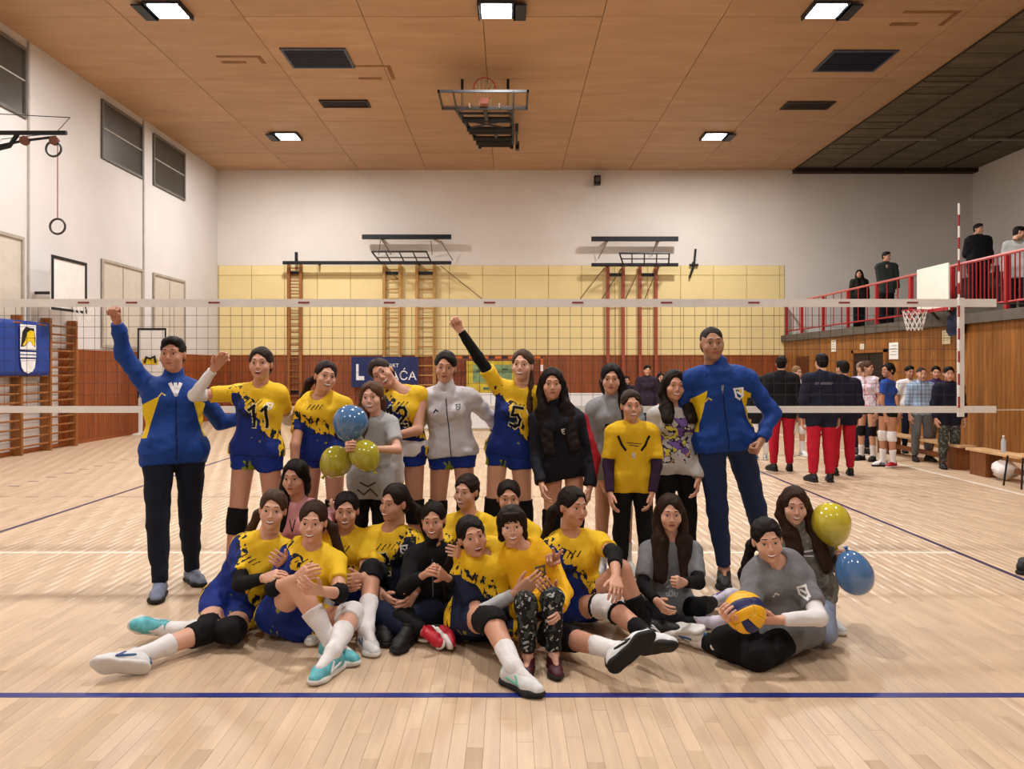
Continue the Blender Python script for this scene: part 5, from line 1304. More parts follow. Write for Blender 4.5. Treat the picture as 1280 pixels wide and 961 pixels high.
def waist_wrap(c):
    g = c['Grid'](c['P']-.3, c['P']+.3, .011); c['torso'](g, .026); u, P, S = c['up'], c['P'], c['S']; g.clip(P+u*.08*S, u); g.clip(P-u*.03*S, -u)
    g.cone(P+c['fr']*.12*S-c['side']*.05*S, P+c['fr']*.14*S-c['side']*.07*S-u*.24*S, .03, .05, .02, (c['fr'], .5)); g.cone(P+c['fr']*.13*S+c['side']*.0*S, P+c['fr']*.13*S+c['side']*.0*S-u*.2*S, .03, .045, .02, (c['fr'], .5))
    c['finish']('tied_jacket', g, m_whitec, .005, 50)
def py_for(z, d): return VY+(CH-z)/d*FPX
def stand(px, S, d): return (px, py_for(.95*S, d))
SK1, SK2, SK3 = 'CB9A80', 'B9866A', 'D8AA92'

# ---------------- the standing row ----------------
m_coach = pattern('coach_jacket_blue', '143C88', 'flank', 'E6C21C')
person('coach', 'dark-haired man at far left in blue yellow track jacket raising his fist', 1.09, None, 5.75, stand(218, 1.09, 5.75), (217, 474, .06), ((187, 489), (249, 490, .17)),
       arm_a=((155, 443, 1), (146, 401, -1)), arm_b=((275, 528, ('d', 6.1)), (315, 520, ('d', 6.22))), leg_a=('ank', (200, 733, ('d', 5.62)), (0,-1,0)), leg_b=('ank', (240, 716, ('d', 6.0)), (0,-1,0)),
       head=(216, 443, -.05, 5, 0, 0), skin='B8856A', hair='15100E', style='short', mouth='neutral', male=True, build=1.13, hands=('fist', 'relaxed'), palm=((0,-1,0), None),
       wear=[jacket(m_coach, hem=-.10), zipline(m_navyc, 0, -.08, .34), strokes([[(-.03,.43),(0,.36),(.03,.43)],[(0,.43),(0,.37)]], .022, m_wprint, 'undershirt'), stroke_mark(-.085, .36, M('gold_mark', 'D8C070', .6), .008, .035), pants(cloth_mat('dark_jeans', '151B2A', .85, bump=.4), 1.93, infl=.016)], shoes=(SH_G, SH_G))
person('eleven', 'laughing player with jersey number 11 and white arm sleeves, one arm bent up', 1.065, None, 5.9, stand(321, 1.065, 5.9), (326, 486), ((295, 492), (349, 492)),
       arm_a=((243, 494, -1), (268, 460, -1)), arm_b=((360, 524, 1), (392, 538, 1)), leg_a=('ank', (288, 738, ('d', 5.85)), (0,-1,0)), leg_b=('ank', (352, 735, ('d', 6.0)), (0,-1,0)),
       head=(326, 455, -.05, 5, -2, 0), skin=SK1, hair='2E2018', style='pulled', mouth='open', hands=('relaxed', 'relaxed'), palm=((.2,-.6,-.6), None),
       wear=[jersey(num='11', nx=.045, ny=.18, nh=.14), crest(.10, .325, 1.), shorts(upto=.27), sleeve(0, .72, 1.92, label='white arm sleeve'), sleeve(1, .72, 1.92, label='white arm sleeve'), kneepad(0), kneepad(1), socks()], shoes=(SH_W, SH_W))
person('ponytail', 'player with dark ponytail leaning her head, between number 11 and the blue balloon', 1.03, None, 6.1, stand(404, 1.03, 6.1), (400, 502), ((378, 515), (430, 506)),
       arm_a=((369, 556, -1), (368, 600, -1)), arm_b=((448, 545, 1), (470, 560, 1)), leg_a=('stand', -.05, 0), leg_b=('stand', .02, 0),
       head=(407, 471, -.05, 28, 0, 10), skin=SK1, hair='2A1812', style='pony', hair_opts=dict(side=-1.2, len=.14), mouth='smile',
       wear=[jersey(m_jer_l, hem=-.06), shorts(m_jer_l, upto=.25), kneepad(0), kneepad(1), socks()], shoes=(SH_W, SH_W))
m_greytee = cloth_mat('grey_tee', '8C8E92', .85)
person('small_girl', 'small smiling girl in pale grey t-shirt holding balloons, hugged by number 12', .87, None, 5.72, stand(463, .87, 5.72), (468, 521), ((450, 530), (488, 530)),
       arm_a=((446, 565, -1), (437, 560, -1)), arm_b=((497, 562, -1), (462, 561, -1)), head=(465, 497, -.05, -5, 0, -6), skin=SK3, hair='5A3E2A', style='longa', hair_opts=dict(len=.26), mouth='smile', hands=('grip', 'grip'),
       wear=[lambda c: c['top']('tee', cloth_mat('pale_grey_tee', 'AEB0B2', .85), sleeve=.7, hem=-.16, loose=.01), strokes([[(-.08,-.08),(-.03,-.12),(.02,-.07),(.08,-.12)],[(-.06,-.02),(.0,-.05),(.06,-.01)]], .012, M('dark_print', '3A3A3C', .7)), pants(m_blackc)], shoes=(SH_K, SH_K))
person('twelve', 'player in sleeveless jersey number 12 resting her head on the small girl', 1.05, None, 6.05, stand(503, 1.05, 6.05), (505, 493), ((483, 499), (527, 494)),
       arm_a=((470, 530, 1), (455, 560, 1)), arm_b=((522, 538, -1), (478, 549, -1)), head=(478, 467, -.05, -5, 5, -38), skin=SK1, hair='33221A', style='bun', mouth='smile', hands=('relaxed', 'grip'), palm=(None, (0,1,0)),
       wear=[jersey(num='12', sleeve=0, nx=-.03, ny=.19, nh=.13), shorts(upto=.24), waist_wrap, kneepad(0), kneepad(1), socks()], shoes=(SH_W, SH_W))
m_whitejk = cloth_mat('white_jacket', 'CDCBD2', .7, bump=.3)
person('white_jacket', 'player in a white zip jacket and blue and yellow shorts, hair tied back', 1.035, None, 6.1, stand(565, 1.035, 6.1), (558, 489), ((531, 497), (589, 497)),
       arm_a=((520, 540, 1), (522, 560, 1)), arm_b=((617, 527, 1), (650, 550, 1)), leg_a=('stand', -.05, 0), leg_b=('stand', .05, 0), head=(557, 459, -.05, 0, 6, 3), skin=SK1, hair='1C1412', style='pulled', mouth='neutral',
       wear=[jacket(m_whitejk, hem=-.03), zipline(m_navyc, 0, -.02, .40), crest(.085, .335, .9, M('crest_print_grey', '5A6A5C', .7)), stroke_mark(-.08, .32, m_navyc, .01), shorts(upto=.28), kneepad(0), kneepad(1), socks()], shoes=(SH_W, SH_W))
person('five', 'player in jersey number 5 raising a black-sleeved arm with a fist', 1.04, None, 6.1, stand(637, 1.04, 6.1), (651, 487), ((623, 483), (678, 494)),
       arm_a=((598, 447, -1), (575, 412, -1)), arm_b=((690, 535, 1), (700, 575, 1)), leg_a=('stand', -.08, 0), leg_b=('stand', .05, 0), head=(653, 457, -.05, -12, -3, 2), skin=SK3, hair='4E3626', style='braid', hair_opts=dict(s=1), mouth='smile', hands=('fist', 'relaxed'), palm=((0,-1,0), None),
       wear=[jersey(num='5', nx=.01, ny=.19, nh=.145), crest(.085, .325, 1.), shorts(upto=.27), sleeve(0, .35, 1.93, m_blackc, label='black arm sleeve'), kneepad(0), kneepad(1), socks()], shoes=(SH_W, SH_W))
m_darkjk = pattern('dark_jacket_red_side', '12141F', 'side_stripe', 'A01C2A')
person('long_hair_dark', 'girl with very long dark hair in black jacket with red sleeve stripe', .965, None, 5.95, stand(704, .965, 5.95), (693, 513), ((671, 526), (724, 526)),
       arm_a=((672, 572, -1), (677, 606, -1)), arm_b=((741, 572, -1), (737, 610, -1)), head=(690, 480, -.05, 0, 2, 0), skin=SK1, hair='1E1412', style='long', hair_opts=dict(len=.36, wide=1), mouth='neutral',
       wear=[jacket(m_darkjk, hem=-.12, loose=.012), crest(.04, .25, .9), shorts(m_blackc, upto=.22), kneepad(0), kneepad(1), socks()], shoes=(SH_W, SH_W))
person('grey_hoodie', 'dark-haired girl in long grey hoodie with dark letters, behind the yellow t-shirt child', .985, None, 6.3, stand(767, .985, 6.3), (766, 503), ((742, 513), (792, 513)),
       arm_a=((743, 560, -1), (752, 600, -1)), arm_b=((800, 560, 1), (796, 600, 1)), head=(764, 474, -.05, -8, 3, 0), skin=SK1, hair='17100F', style='longb', hair_opts=dict(len=.16), mouth='neutral',
       wear=[jacket(m_greytee, hem=-.18, loose=.02, name='hoodie'), word('FLOI', -.01, .20, .055, .013, m_num), shorts(m_blackc, upto=.3), socks()], shoes=(SH_W, SH_W))
m_yeltee = cloth_mat('yellow_tee', 'E3B822', .8, bump=.3)
m_plum = cloth_mat('plum_sleeve', '33203A', .85)
person('yellow_tee_child', 'standing child in yellow t-shirt over plum long sleeves with black trousers', .86, None, 5.85, stand(790, .86, 5.85), (790, 530), ((766, 541), (815, 541)),
       arm_a=((760, 582, -1), (763, 617, -1)), arm_b=((821, 582, -1), (815, 617, -1)), leg_a=('stand', -.02, 0), leg_b=('stand', .05, 0), head=(789, 507, -.04, 3, 2, 0), skin=SK1, hair='35241A', style='pulled', mouth='smile',
       wear=[lambda c: c['top']('tee', m_yeltee, sleeve=.8, hem=-.12, loose=.012), sleeve(0, .6, 1.95, m_plum, .01, 'long_sleeve', 'plum long sleeve'), sleeve(1, .6, 1.95, m_plum, .01, 'long_sleeve', 'plum long sleeve'),
             strokes([[(-.13,.36),(-.10,.29),(-.07,.25)]], .02, m_num, 'chest_flash'), strokes([[(.13,.36),(.10,.29),(.07,.25)]], .02, m_num, 'chest_flash'), strokes([[(-.06,.31),(.06,.30)],[(-.04,.29),(.04,.28)]], .006, m_navyc, 'chest_lettering'), crest(0, .20, .9), pants(m_blackc)], shoes=(SH_K, SH_K))
m_graf = pattern('graffiti_sweatshirt', 'C2BFBC', 'graffiti')
person('graffiti', 'long-haired girl in light sweatshirt with purple and yellow graffiti print', .955, None, 6.1, stand(845, .955, 6.1), (845, 511), ((820, 521), (870, 520)),
       arm_a=((820, 570, 1), (825, 595, 1)), arm_b=((876, 565, -1), (873, 600, -1)), head=(843, 482, -.05, 3, 3, 2), skin=SK1, hair='20150F', style='long', hair_opts=dict(len=.13), mouth='smile',
       wear=[jacket(m_graf, hem=-.10, loose=.014, collar=0, name='sweatshirt'), pants(m_blackc)], shoes=(SH_K, SH_K))
m_coach2 = pattern('coach_jacket_right', '143C88', 'flank', 'E6C21C')
person('tall_coach', 'very tall short-haired man in blue yellow track jacket and jeans, right of the row', 1.135, None, 6.0, stand(905, 1.135, 6.0), (896, 459), ((865, 474), (934, 474)),
       arm_a=((848, 520, 1), (850, 560, 1)), arm_b=((966, 517, 1), (951, 552, -1)), leg_a=('ank', (905, 712, ('d', 5.95)), (-.3,-1,0)), leg_b=('ank', (962, 708, ('d', 6.3)), (0,-1,0)),
       head=(890, 430, -.05, -3, 0, -2), skin='A87C62', hair='2A221E', style='bald', mouth='neutral', male=True, build=1.05, hands=('relaxed', 'fist'),
       wear=[jacket(m_coach2, hem=-.07), zipline(m_navyc, 0, -.05, .38), strokes([[(0,.37),(-.003,.33)]], .012, m_wprint, 'zip_pull'), crest(.105, .31, 1.6), stroke_mark(-.10, .29, M('gold_mark', 'D8C070', .6), .009, .035), pants(cloth_mat('blue_jeans', '1C2B4C', .85, bump=.4), 1.93, infl=.014)], shoes=(SH_K, SH_K))

# ---------------- the sitting rows ----------------
m_pink = cloth_mat('pink_fleece', 'D89AA0', .9, bump=.5)
person('pink', 'dark-haired girl in pink top kneeling behind two sitting players', .97, None, 5.45, (372, 709), (371, 628), ((349, 642), (396, 640)),
       arm_a=((345, 685, -1), (355, 700, -1)), arm_b=((405, 655, -1), (415, 640, 1)), leg_a=((345, 772, ('z', .08)), (360, 741, ('d', 5.5))), leg_b=((306, 764, ('z', .08)), (385, 741, ('d', 5.5))),
       head=(369, 597, -.05, -8, 3, 0), skin=SK1, hair='1A1110', style='longa', hair_opts=dict(len=.24), mouth='neutral',
       wear=[jacket(m_pink, hem=-.05, loose=.01, collar=0, name='sweater'), strokes([[(-.02,.36),(0,.28),(.02,.36)]], .007, m_num, 'drawstring'), pants(m_blackc, 1.9)], shoes=(SH_K, SH_K))
person('recliner', 'floor-sitting player at far left with one leg stretched out and black arm sleeves', 1.03, None, 4.95, (288, 757), (334, 673), ((303, 683), (356, 688)),
       arm_a=((300, 730, -1), (332, 722, -1)), arm_b=((370, 712, ('d', 5.0)), (348, 700, ('d', 4.6))), leg_a=((259, 789, ('z', .10)), (168, 822, ('z', .08))), leg_b=((291, 789, ('z', .10)), (208, 786, ('z', .07))),
       toes=((122, 818, -1), (172, 782, -1)), head=(341, 637, -.05, 10, 0, 6), skin=SK3, hair='4A3424', style='pony', hair_opts=dict(side=-1.4, len=.16), mouth='smile', hands=('relaxed', 'relaxed'),
       wear=[jersey(m_jer, hem=-.05, sleeve=.75), shorts(upto=.32), sleeve(0, .72, 1.9, m_blackc, .008, label='black arm sleeve'), sleeve(1, .95, 1.9, m_blackc, .008, label='black arm sleeve'), kneepad(0, a=.78, b=1.25), kneepad(1), socks(1.5)], shoes=(SH_W, SH_T))
person('knee_hugger', 'sitting player hugging her raised bare knee, white socks and teal shoes', 1.05, None, 4.75, (360, 775), (388, 692, .08), ((360, 699), (420, 703)),
       arm_a=((342, 735, -1), (372, 722, -1)), arm_b=((425, 742, -1), (398, 738, -1)), leg_a=((372, 732, 'auto'), (414, 802, ('z', .10))), leg_b=((440, 768, 'auto'), (416, 815, ('z', .11))),
       toes=((446, 826, ('z', .03)), (392, 850, ('z', .03))), head=(391, 652, -.06, 3, 2, 3), skin=SK3, hair='3A261C', style='pony', hair_opts=dict(side=1.3, len=.18, fwd=.06), mouth='smile', hands=('grip', 'relaxed'), palm=((0,1,-.3), (0,1,0)),
       wear=[jersey(m_jer, hem=-.05), shorts(upto=.30), sleeve(0, .85, 1.3, m_blackc, .01, 'elbow_pad'), sleeve(1, .85, 1.3, m_blackc, .01, 'elbow_pad'), strokes([], .01, m_num) if False else (lambda c: None), kneepad(1, m_whitec, label='white kneepad'), socks(1.42),
             lambda c: c['piece']('hair_band', c['legseg'], 0, 1.42, 1.43, -.05, m_blackc) if False else None], shoes=(SH_T, SH_T))
person('behind_left', 'sitting player with black kneepads just right of the knee-hugging player', 1.0, None, 5.3, (436, 745), (432, 668), ((405, 680), (459, 681)),
       arm_a=((399, 716, -1), (424, 728, -1)), arm_b=((476, 715, -1), (450, 722, -1)), leg_a=((412, 714, 'auto'), (405, 775, ('z', .10))), leg_b=((465, 712, 'auto'), (458, 788, ('z', .10))), toes=(None, (466, 812, ('z', .03))),
       head=(433, 638, -.05, 5, 2, 0), skin=SK1, hair='1C1412', style='pulled', mouth='smile', wear=[jersey(m_jer_l, hem=-.03, sleeve=.75), shorts(upto=.28), kneepad(0), kneepad(1), sleeve(1, .8, 1.25, m_blackc, .01, 'elbow_pad'), socks(1.5)], shoes=(SH_W, SH_W))
person('two', 'sitting player in yellow and navy jersey number 2, head turned left', 1.03, None, 5.3, (490, 745), (488, 664), ((458, 674), (518, 675)),
       arm_a=((456, 722, -1), (480, 745, -1)), arm_b=((530, 722, -1), (516, 745, -1)), leg_a=((476, 772, ('z', .14)), (510, 790, ('z', .07))), leg_b=((545, 765, ('z', .14)), (480, 782, ('z', .07))),
       head=(493, 628, -.05, -35, 3, 4), skin=SK1, hair='241814', style='pony', hair_opts=dict(side=1.3, len=.2, fwd=.05), mouth='smile', wear=[jersey(m_jer_r, num='2', nx=-.03, ny=.17, nh=.13, hem=-.05), crest(.10, .33, 1.1), pants(m_navyc, 1.9)], shoes=(SH_K, SH_K))
person('black_child', 'child in black zip jacket and trousers with red shoes sitting cross-legged', .85, None, 5.0, (543, 762), (542, 684), ((516, 697), (569, 696)),
       arm_a=((506, 735, -1), (534, 716, -1)), arm_b=((575, 733, -1), (556, 720, -1)), leg_a=((502, 772, ('z', .13)), (532, 790, ('z', .08))), leg_b=((584, 772, ('z', .13)), (562, 788, ('z', .08))), toes=((543, 802, -1), (573, 800, -1)),
       head=(542, 650, -.04, -5, 4, -4), skin=SK1, hair='1A1210', style='pulled', mouth='smile', hands=('fist', 'relaxed'), wear=[jacket(m_blackc, hem=-.05, loose=.008, sleeve=1.75), zipline(cloth_mat('grey_zip', '6A6A6E', .5, bump=0), 0, .1, .40), pants(m_blackc)], shoes=(SH_R, SH_R))
person('back_left', 'smiling player in yellow jersey kneeling at the back, looking left', .99, None, 5.6, (586, 722), (586, 646), ((560, 657), (612, 657)),
       leg_a=((570, 745, ('z', .15)), (585, 750, ('z', .07))), leg_b=((605, 745, ('z', .15)), (590, 752, ('z', .07))), arm_a=((555, 700, -1), (570, 720, -1)), arm_b=((620, 700, -1), (605, 720, -1)),
       head=(583, 614, -.05, -25, 2, 2), skin=SK3, hair='2E2018', style='pulled', mouth='smile', wear=[jersey(m_jer_l, hem=-.03), shorts(upto=.3), socks()], shoes=(SH_W, SH_W))
person('back_right', 'player in yellow jersey at the back, chin hidden behind the yellow sweater child', .99, None, 5.5, (637, 728), (637, 653), ((608, 667), (666, 667)),
       leg_a=((620, 750, ('z', .15)), (636, 755, ('z', .07))), leg_b=((655, 750, ('z', .15)), (640, 757, ('z', .07))), arm_a=((603, 710, -1), (620, 725, -1)), arm_b=((673, 710, -1), (655, 725, -1)),
       head=(636, 622, -.05, 3, 3, 0), skin=SK1, hair='241814', style='pulled', mouth='neutral', wear=[jersey(m_jer_l, hem=-.03), shorts(upto=.3), socks()], shoes=(SH_W, SH_W))
person('laughing', 'laughing woman on the floor in front with pale grey arm sleeve, leg stretched right', 1.06, None, 4.72, (603, 776), (606, 707, .04), ((577, 722), (642, 716)),
       arm_a=((598, 768, -1), (646, 740, -1)), arm_b=((704, 752, -1), (690, 742, -1)), leg_a=((615, 775, 'auto'), (642, 834, ('z', .10))), leg_b=((706, 796, ('z', .12)), (772, 814, -1)), toes=((668, 862, ('z', .03)), (806, 786, -1)),
       head=(590, 671, -.06, 18, -6, -12), skin=SK1, hair='1E1412', style='pony', hair_opts=dict(side=-1.2, len=.12), mouth='open', build=1.1, hands=('relaxed', 'relaxed'), palm=((0,1,0), (0,1,0)),
       wear=[lambda c: c['top']('jersey', pattern('jersey_print_navy', 'E8BC1E', 'jersey_low', '15203E'), sleeve=.75, hem=-.05), lambda c: c['piece']('sleeve_panel', c['armseg'], 0, .05, .77, .026, m_navyc), shorts(pattern('jersey_print_navy', 'E8BC1E', 'jersey_low', '15203E'), upto=.28),
             sleeve(0, 1.08, 1.9, cloth_mat('grey_sleeve', 'B4B6B8', .8), .008, label='pale grey arm sleeve'), kneepad(0, a=.72, b=1.15), kneepad(1, a=.70, b=1.25), socks(1.55)], shoes=(SH_WG, SH_WK))
m_camo = pattern('dark_camo', '121416', 'camo', '3C403C', 'A4A4A0')
person('lap_child', 'smiling child with fringe in yellow sweater and camouflage leggings on the woman\'s lap', .83, None, 4.62, (672, 757), (657, 692, .08), ((630, 702), (689, 703)),
       arm_a=((602, 700, ('d', 4.93)), (577, 692, ('d', 4.72))), arm_b=((706, 740, -1), (700, 762, -1)), leg_a=((657, 752, 'auto'), (660, 820, ('z', .085))), leg_b=((691, 748, 'auto'), (692, 818, ('z', .085))), toes=((656, 846, ('z', .03)), (698, 846, ('z', .03))),
       head=(640, 656, -.05, 0, 3, -5), skin=SK3, hair='241610', style='bob', hair_opts=dict(fringe=.012), mouth='smile', hands=('relaxed', 'relaxed'), palm=((0,1,-.3), None),
       wear=[jacket(cloth_mat('bright_yellow_sweater', 'EBB41A', .8, bump=.35), hem=-.04, loose=.006, collar=0, name='sweater'), crest(.075, .22, 1.7, M('print_grey_dark', '5A5A50', .7)), strokes([[(-.12,.16),(-.04,.13),(.04,.13),(.12,.16)]], .01, m_num, 'hem_print'), pants(m_camo, 1.93, 'leggings', amp=.005)], shoes=(SH_M, SH_M))
person('vee', 'player looking right and making a two-finger sign, white kneepad and black socks', 1.04, None, 5.05, (720, 757), (714, 672), ((690, 684), (748, 678)),
       arm_a=((688, 730, -1), (690, 704, -1)), arm_b=((768, 692, -1), (770, 722, -1)), leg_a=((764, 758, -1), (812, 796, -1)), leg_b=((776, 712, 'auto'), (806, 780, ('z', .10))), toes=((842, 790, -1), (842, 775, -1)),
       head=(716, 633, -.05, 32, 2, 3), skin=SK1, hair='241A16', style='pony', hair_opts=dict(side=-.9, len=.14), mouth='neutral', hands=('vee', 'relaxed'), palm=((0,-1,0), (0,1,0)),
       wear=[jersey(m_jer, hem=-.04), shorts(upto=.30), sleeve(1, .75, 1.5, m_blackc, .01, 'elbow_pad'), kneepad(0, m_whitec, .74, 1.2, label='white kneepad with black edges'), lambda c: c['piece']('kneepad_edge', c['legseg'], 0, .72, .78, .016, m_blackc), lambda c: c['piece']('kneepad_edge', c['legseg'], 0, 1.18, 1.23, .014, m_blackc), sock(0, 1.62, m_blackc), sock(1, 1.5, m_blackc)], shoes=(SH_WK, SH_KW))
m_gt = cloth_mat('grey_team_tee', '77797D', .85, bump=.35)
m_pale_print = cloth_mat('pale_print', 'B4B8BC', .7, bump=0)
person('grey_child', 'long-haired girl in grey t-shirt over black sleeves sitting cross-legged', .87, None, 5.05, (836, 757), (838, 676), ((810, 688), (866, 688)),
       arm_a=((803, 731, -1), (822, 752, -1)), arm_b=((873, 728, -1), (854, 728, -1)), leg_a=((800, 774, ('z', .12)), (872, 780, ('z', .07))), leg_b=((872, 760, ('z', .14)), (893, 752, ('z', .07))), toes=((900, 775, -1), (915, 742, -1)),
       head=(826, 641, -.05, -5, 5, 0) if False else (838, 641, -.05, -5, 5, 0), skin=SK3, hair='33221A', style='long', hair_opts=dict(len=.27), mouth='neutral', hands=('relaxed', 'fist'),
       wear=[lambda c: c['top']('tee', m_gt, sleeve=.8, hem=-.05, loose=.012), sleeve(0, .6, 1.9, m_blackc, .01, 'long_sleeve', 'black long sleeve'), sleeve(1, .6, 1.9, m_blackc, .01, 'long_sleeve', 'black long sleeve'),
             word('GCND', 0, .10, .035, .008, m_pale_print, 'lettering'), strokes([[(-.05,.18),(-.02,.22),(.02,.19),(.05,.22)],[(-.04,.16),(0,.18),(.04,.16)],[(-.02,.14),(.03,.145)]], .007, m_pale_print), strokes([[(-.09,.30),(-.03,.34)],[(.05,.34),(.09,.31)]], .007, m_pale_print), pants(m_blackc)], shoes=(SH_P, SH_P))
person('ball_girl', 'smiling young woman in grey t-shirt with white sleeves holding the volleyball', 1.0, None, 4.5, (988, 788), (970, 709, -.02), ((942, 722), (1002, 722)),
       arm_a=((934, 772, -1), (912, 770, -1)), arm_b=((1024, 772, -1), (970, 775, -1)), leg_a=((905, 799, ('z', .13)), (966, 798, ('d', 4.62))), leg_b=((948, 824, -1), (872, 800, 1)), toes=((985, 800, 1), (846, 797, 1)),
       head=(959, 675, -.05, -8, 5, -8), skin=SK3, hair='19110F', style='pony', hair_opts=dict(side=-1., len=.1), mouth='smile', hands=('grip', 'grip'), palm=((.6,.3,.2), (-.7,.2,.3)),
       wear=[lambda c: c['top']('tee', m_gt, sleeve=.72, hem=-.08, loose=.012), sleeve(0, .6, 1.85, m_whitec, .008, 'long_sleeve', 'white long sleeve'), sleeve(1, .6, 1.85, m_whitec, .008, 'long_sleeve', 'white long sleeve'), crest(.075, .27, 1.3), stroke_mark(-.07, .28, m_wprint), strokes([[(-.04,.10),(.0,.14),(.05,.10)]], .012, M('tone_print', '868A92', .8)), pants(m_blackc, 1.85, infl=.016, amp=.005), sock(1, 1.5), sock(0, 1.6)], shoes=(None, SH_W))
m_gj = pattern('grey_camo_jacket', '6E6C66', 'camo', '85837A', '5A5650')
person('balloon_girl', 'long-haired girl in grey-green jacket kneeling at right end, holding two balloons', .87, None, 4.95, (1012, 736), (1000, 666), ((977, 678), (1026, 676)),
       arm_a=((972, 715, 1), (980, 740, -1)), arm_b=((1046, 706, 1), (1053, 697, -1)), leg_a=((1000, 795, ('z', .09)), (1012, 765, ('z', .07))), leg_b=((1032, 792, ('z', .09)), (1035, 765, ('z', .07))),
       head=(993, 632, -.05, -10, 4, 0), skin=SK3, hair='3A251A', style='long', hair_opts=dict(len=.30), mouth='smile', hands=('relaxed', 'fist'),
       wear=[jacket(m_gj, hem=-.05, loose=.012), strokes([[(-.03,.30),(.03,.30)],[(-.03,.27),(.03,.26)]], .012, m_wprint), pants(cloth_mat('light_blue_jeans', '8C96AC', .85, bump=.3), 1.9)], shoes=(SH_W, SH_W))
# ---------------- balloons and ball ----------------
def balloon(px, py, d, wpx, hpx, col, tilt, lab, knot_to=None):
    c = U(px, py, d); rx = wpx/2/FPX*d; rz = hpx/2/FPX*d; V = []; Q = []; nu, nv = 32, 20
    R = Matrix.Rotation(math.radians(tilt), 3, 'Y')
    mb = MB()
    for j in range(nv+1):
        t = math.pi*j/nv; r = math.sin(t)**.92*(1-.16*max(0, -math.cos(t))*1.0); z = math.cos(t)
        if z < 0: z *= 1.12
        for i in range(nu):
            a = 2*math.pi*i/nu; v = R @ Vector((rx*r*math.cos(a), rx*r*math.sin(a), rz*z)); mb.v.append(tuple(v+Vector(c)))
    for j in range(nv):
        for i in range(nu): mb.f.append((j*nu+i, (j+1)*nu+i, (j+1)*nu+(i+1) % nu, j*nu+(i+1) % nu))
    t = empty('balloon', tuple(c), lab, 'balloon')
    mb.build('skin', M('balloon_'+col, col, .12, spec=.6, coat=.8, var=.03, vs=3, alpha=.86), t, True)
    kc = Vector(c)+R @ Vector((0,0,-rz*1.12)); k2 = Vector(c)+R @ Vector((0,0,-rz*1.12-.025))
    MB().tube([kc+R @ Vector((0,0,.008)), kc, k2], [.008,.006,.013], 10).build('knot', M('knot_'+col, col, .3), t, True)
    if knot_to is not None: MB().tube([k2, Vector(knot_to)], .002, 5).build('ribbon', m_whitec, t)
h1 = PEOPLE['small_girl']['arms'][0][2]
balloon(438, 528, 5.42, 44, 44, '4A7CB0', 10, 'translucent blue balloon held against the small girl in the middle of the row', None)
balloon(420, 577, 5.42, 40, 40, 'B8B030', 40, 'greenish yellow balloon below the blue one, left of the pair', None)
balloon(456, 569, 5.36, 38, 40, 'B8B030', -30, 'greenish yellow balloon below the blue one, right of the pair', None)
balloon(1039, 654, 4.85, 48, 52, 'D6C634', -12, 'bright yellow balloon held up by the kneeling girl at the right end')
balloon(1068, 717, 4.62, 46, 54, '4A7FB8', 162, 'blue balloon hanging beside the kneeling girl at the right end')
def volleyball(c, r, lab):
    t = empty('volleyball', tuple(c), lab, 'ball'); c = Vector(c); my = M('ball_yellow', 'F0B41C', .45, bump=.1, bs=200); mb_ = M('ball_blue', '1E2258', .45, bump=.1, bs=200)
    R = Matrix.Rotation(.5, 3, 'X') @ Matrix.Rotation(.9, 3, 'Y') @ Matrix.Rotation(.3, 3, 'Z')
    fs = [((1,0,0),(0,1,0),(0,0,1)), ((-1,0,0),(0,0,1),(0,1,0)), ((0,1,0),(0,0,1),(1,0,0)), ((0,-1,0),(1,0,0),(0,0,1)), ((0,0,1),(1,0,0),(0,1,0)), ((0,0,-1),(0,1,0),(1,0,0))]
    for (n_, a, b) in fs:
        n_, a, b = Vector(n_), Vector(a), Vector(b)
        for k in range(3):
            lo, hi = -1+2*k/3+.012, -1+2*(k+1)/3-.012; m = MB(); U_, V_ = 12, 5; g0 = .012
            for lay in (1., .965):
                for i in range(U_+1):
                    for j in range(V_+1):
                        u = -1+g0+(2-2*g0)*i/U_; v = lo+(hi-lo)*j/V_
                        tu, tv = math.tan(u*math.pi/4), math.tan(v*math.pi/4); edge = i in (0, U_) or j in (0, V_)
                        p = (n_+a*tu+b*tv).normalized()*r*(lay if lay < 1 else (.985 if edge else 1.)); m.v.append(tuple(R @ p+c))
            N_ = (U_+1)*(V_+1)
            for i in range(U_):
                for j in range(V_):
                    q = i*(V_+1)+j; m.f.append((q, q+V_+1, q+V_+2, q+1)); m.f.append((q+N_, q+1+N_, q+V_+2+N_, q+V_+1+N_))
            for i in range(U_):
                for j in (0, V_): q = i*(V_+1)+j; m.f.append((q, q+V_+1, q+V_+1+N_, q+N_))
            for j in range(V_):
                for i in (0, U_): q = i*(V_+1)+j; m.f.append((q, q+1, q+1+N_, q+N_))
            m.build('panel', mb_ if k == 1 else my, t, True)
    m = MB(); 
    m.lathe([(r*.962*math.sin(math.pi*j/12), -r*.962*math.cos(math.pi*j/12)) for j in range(13)], c, 20); m.build('bladder', m_blackc, t, True)
volleyball(U(931, 765, 4.08), .107, 'yellow and blue volleyball held in the lap of the young woman on the right')
# black shoe poking into the frame at the right
sx = empty('shoe', (U(1283, 714, 6.3)[0], 6.3, 0), 'black shoe on the floor cut off by the right edge of the frame', 'shoe')
Pp = [(q[0]) @ rotm(math.radians(-60), 0, 0).T + A3((3.98+.12, 6.25, .002)) for q in SHOE]
so = link('upper', mk_mesh('upper', Pp[0], SHOE[0][1], [m_shoe_k]), sx); link('sole', mk_mesh('sole', Pp[1], SHOE[1][1], [m_sole_k]), sx)

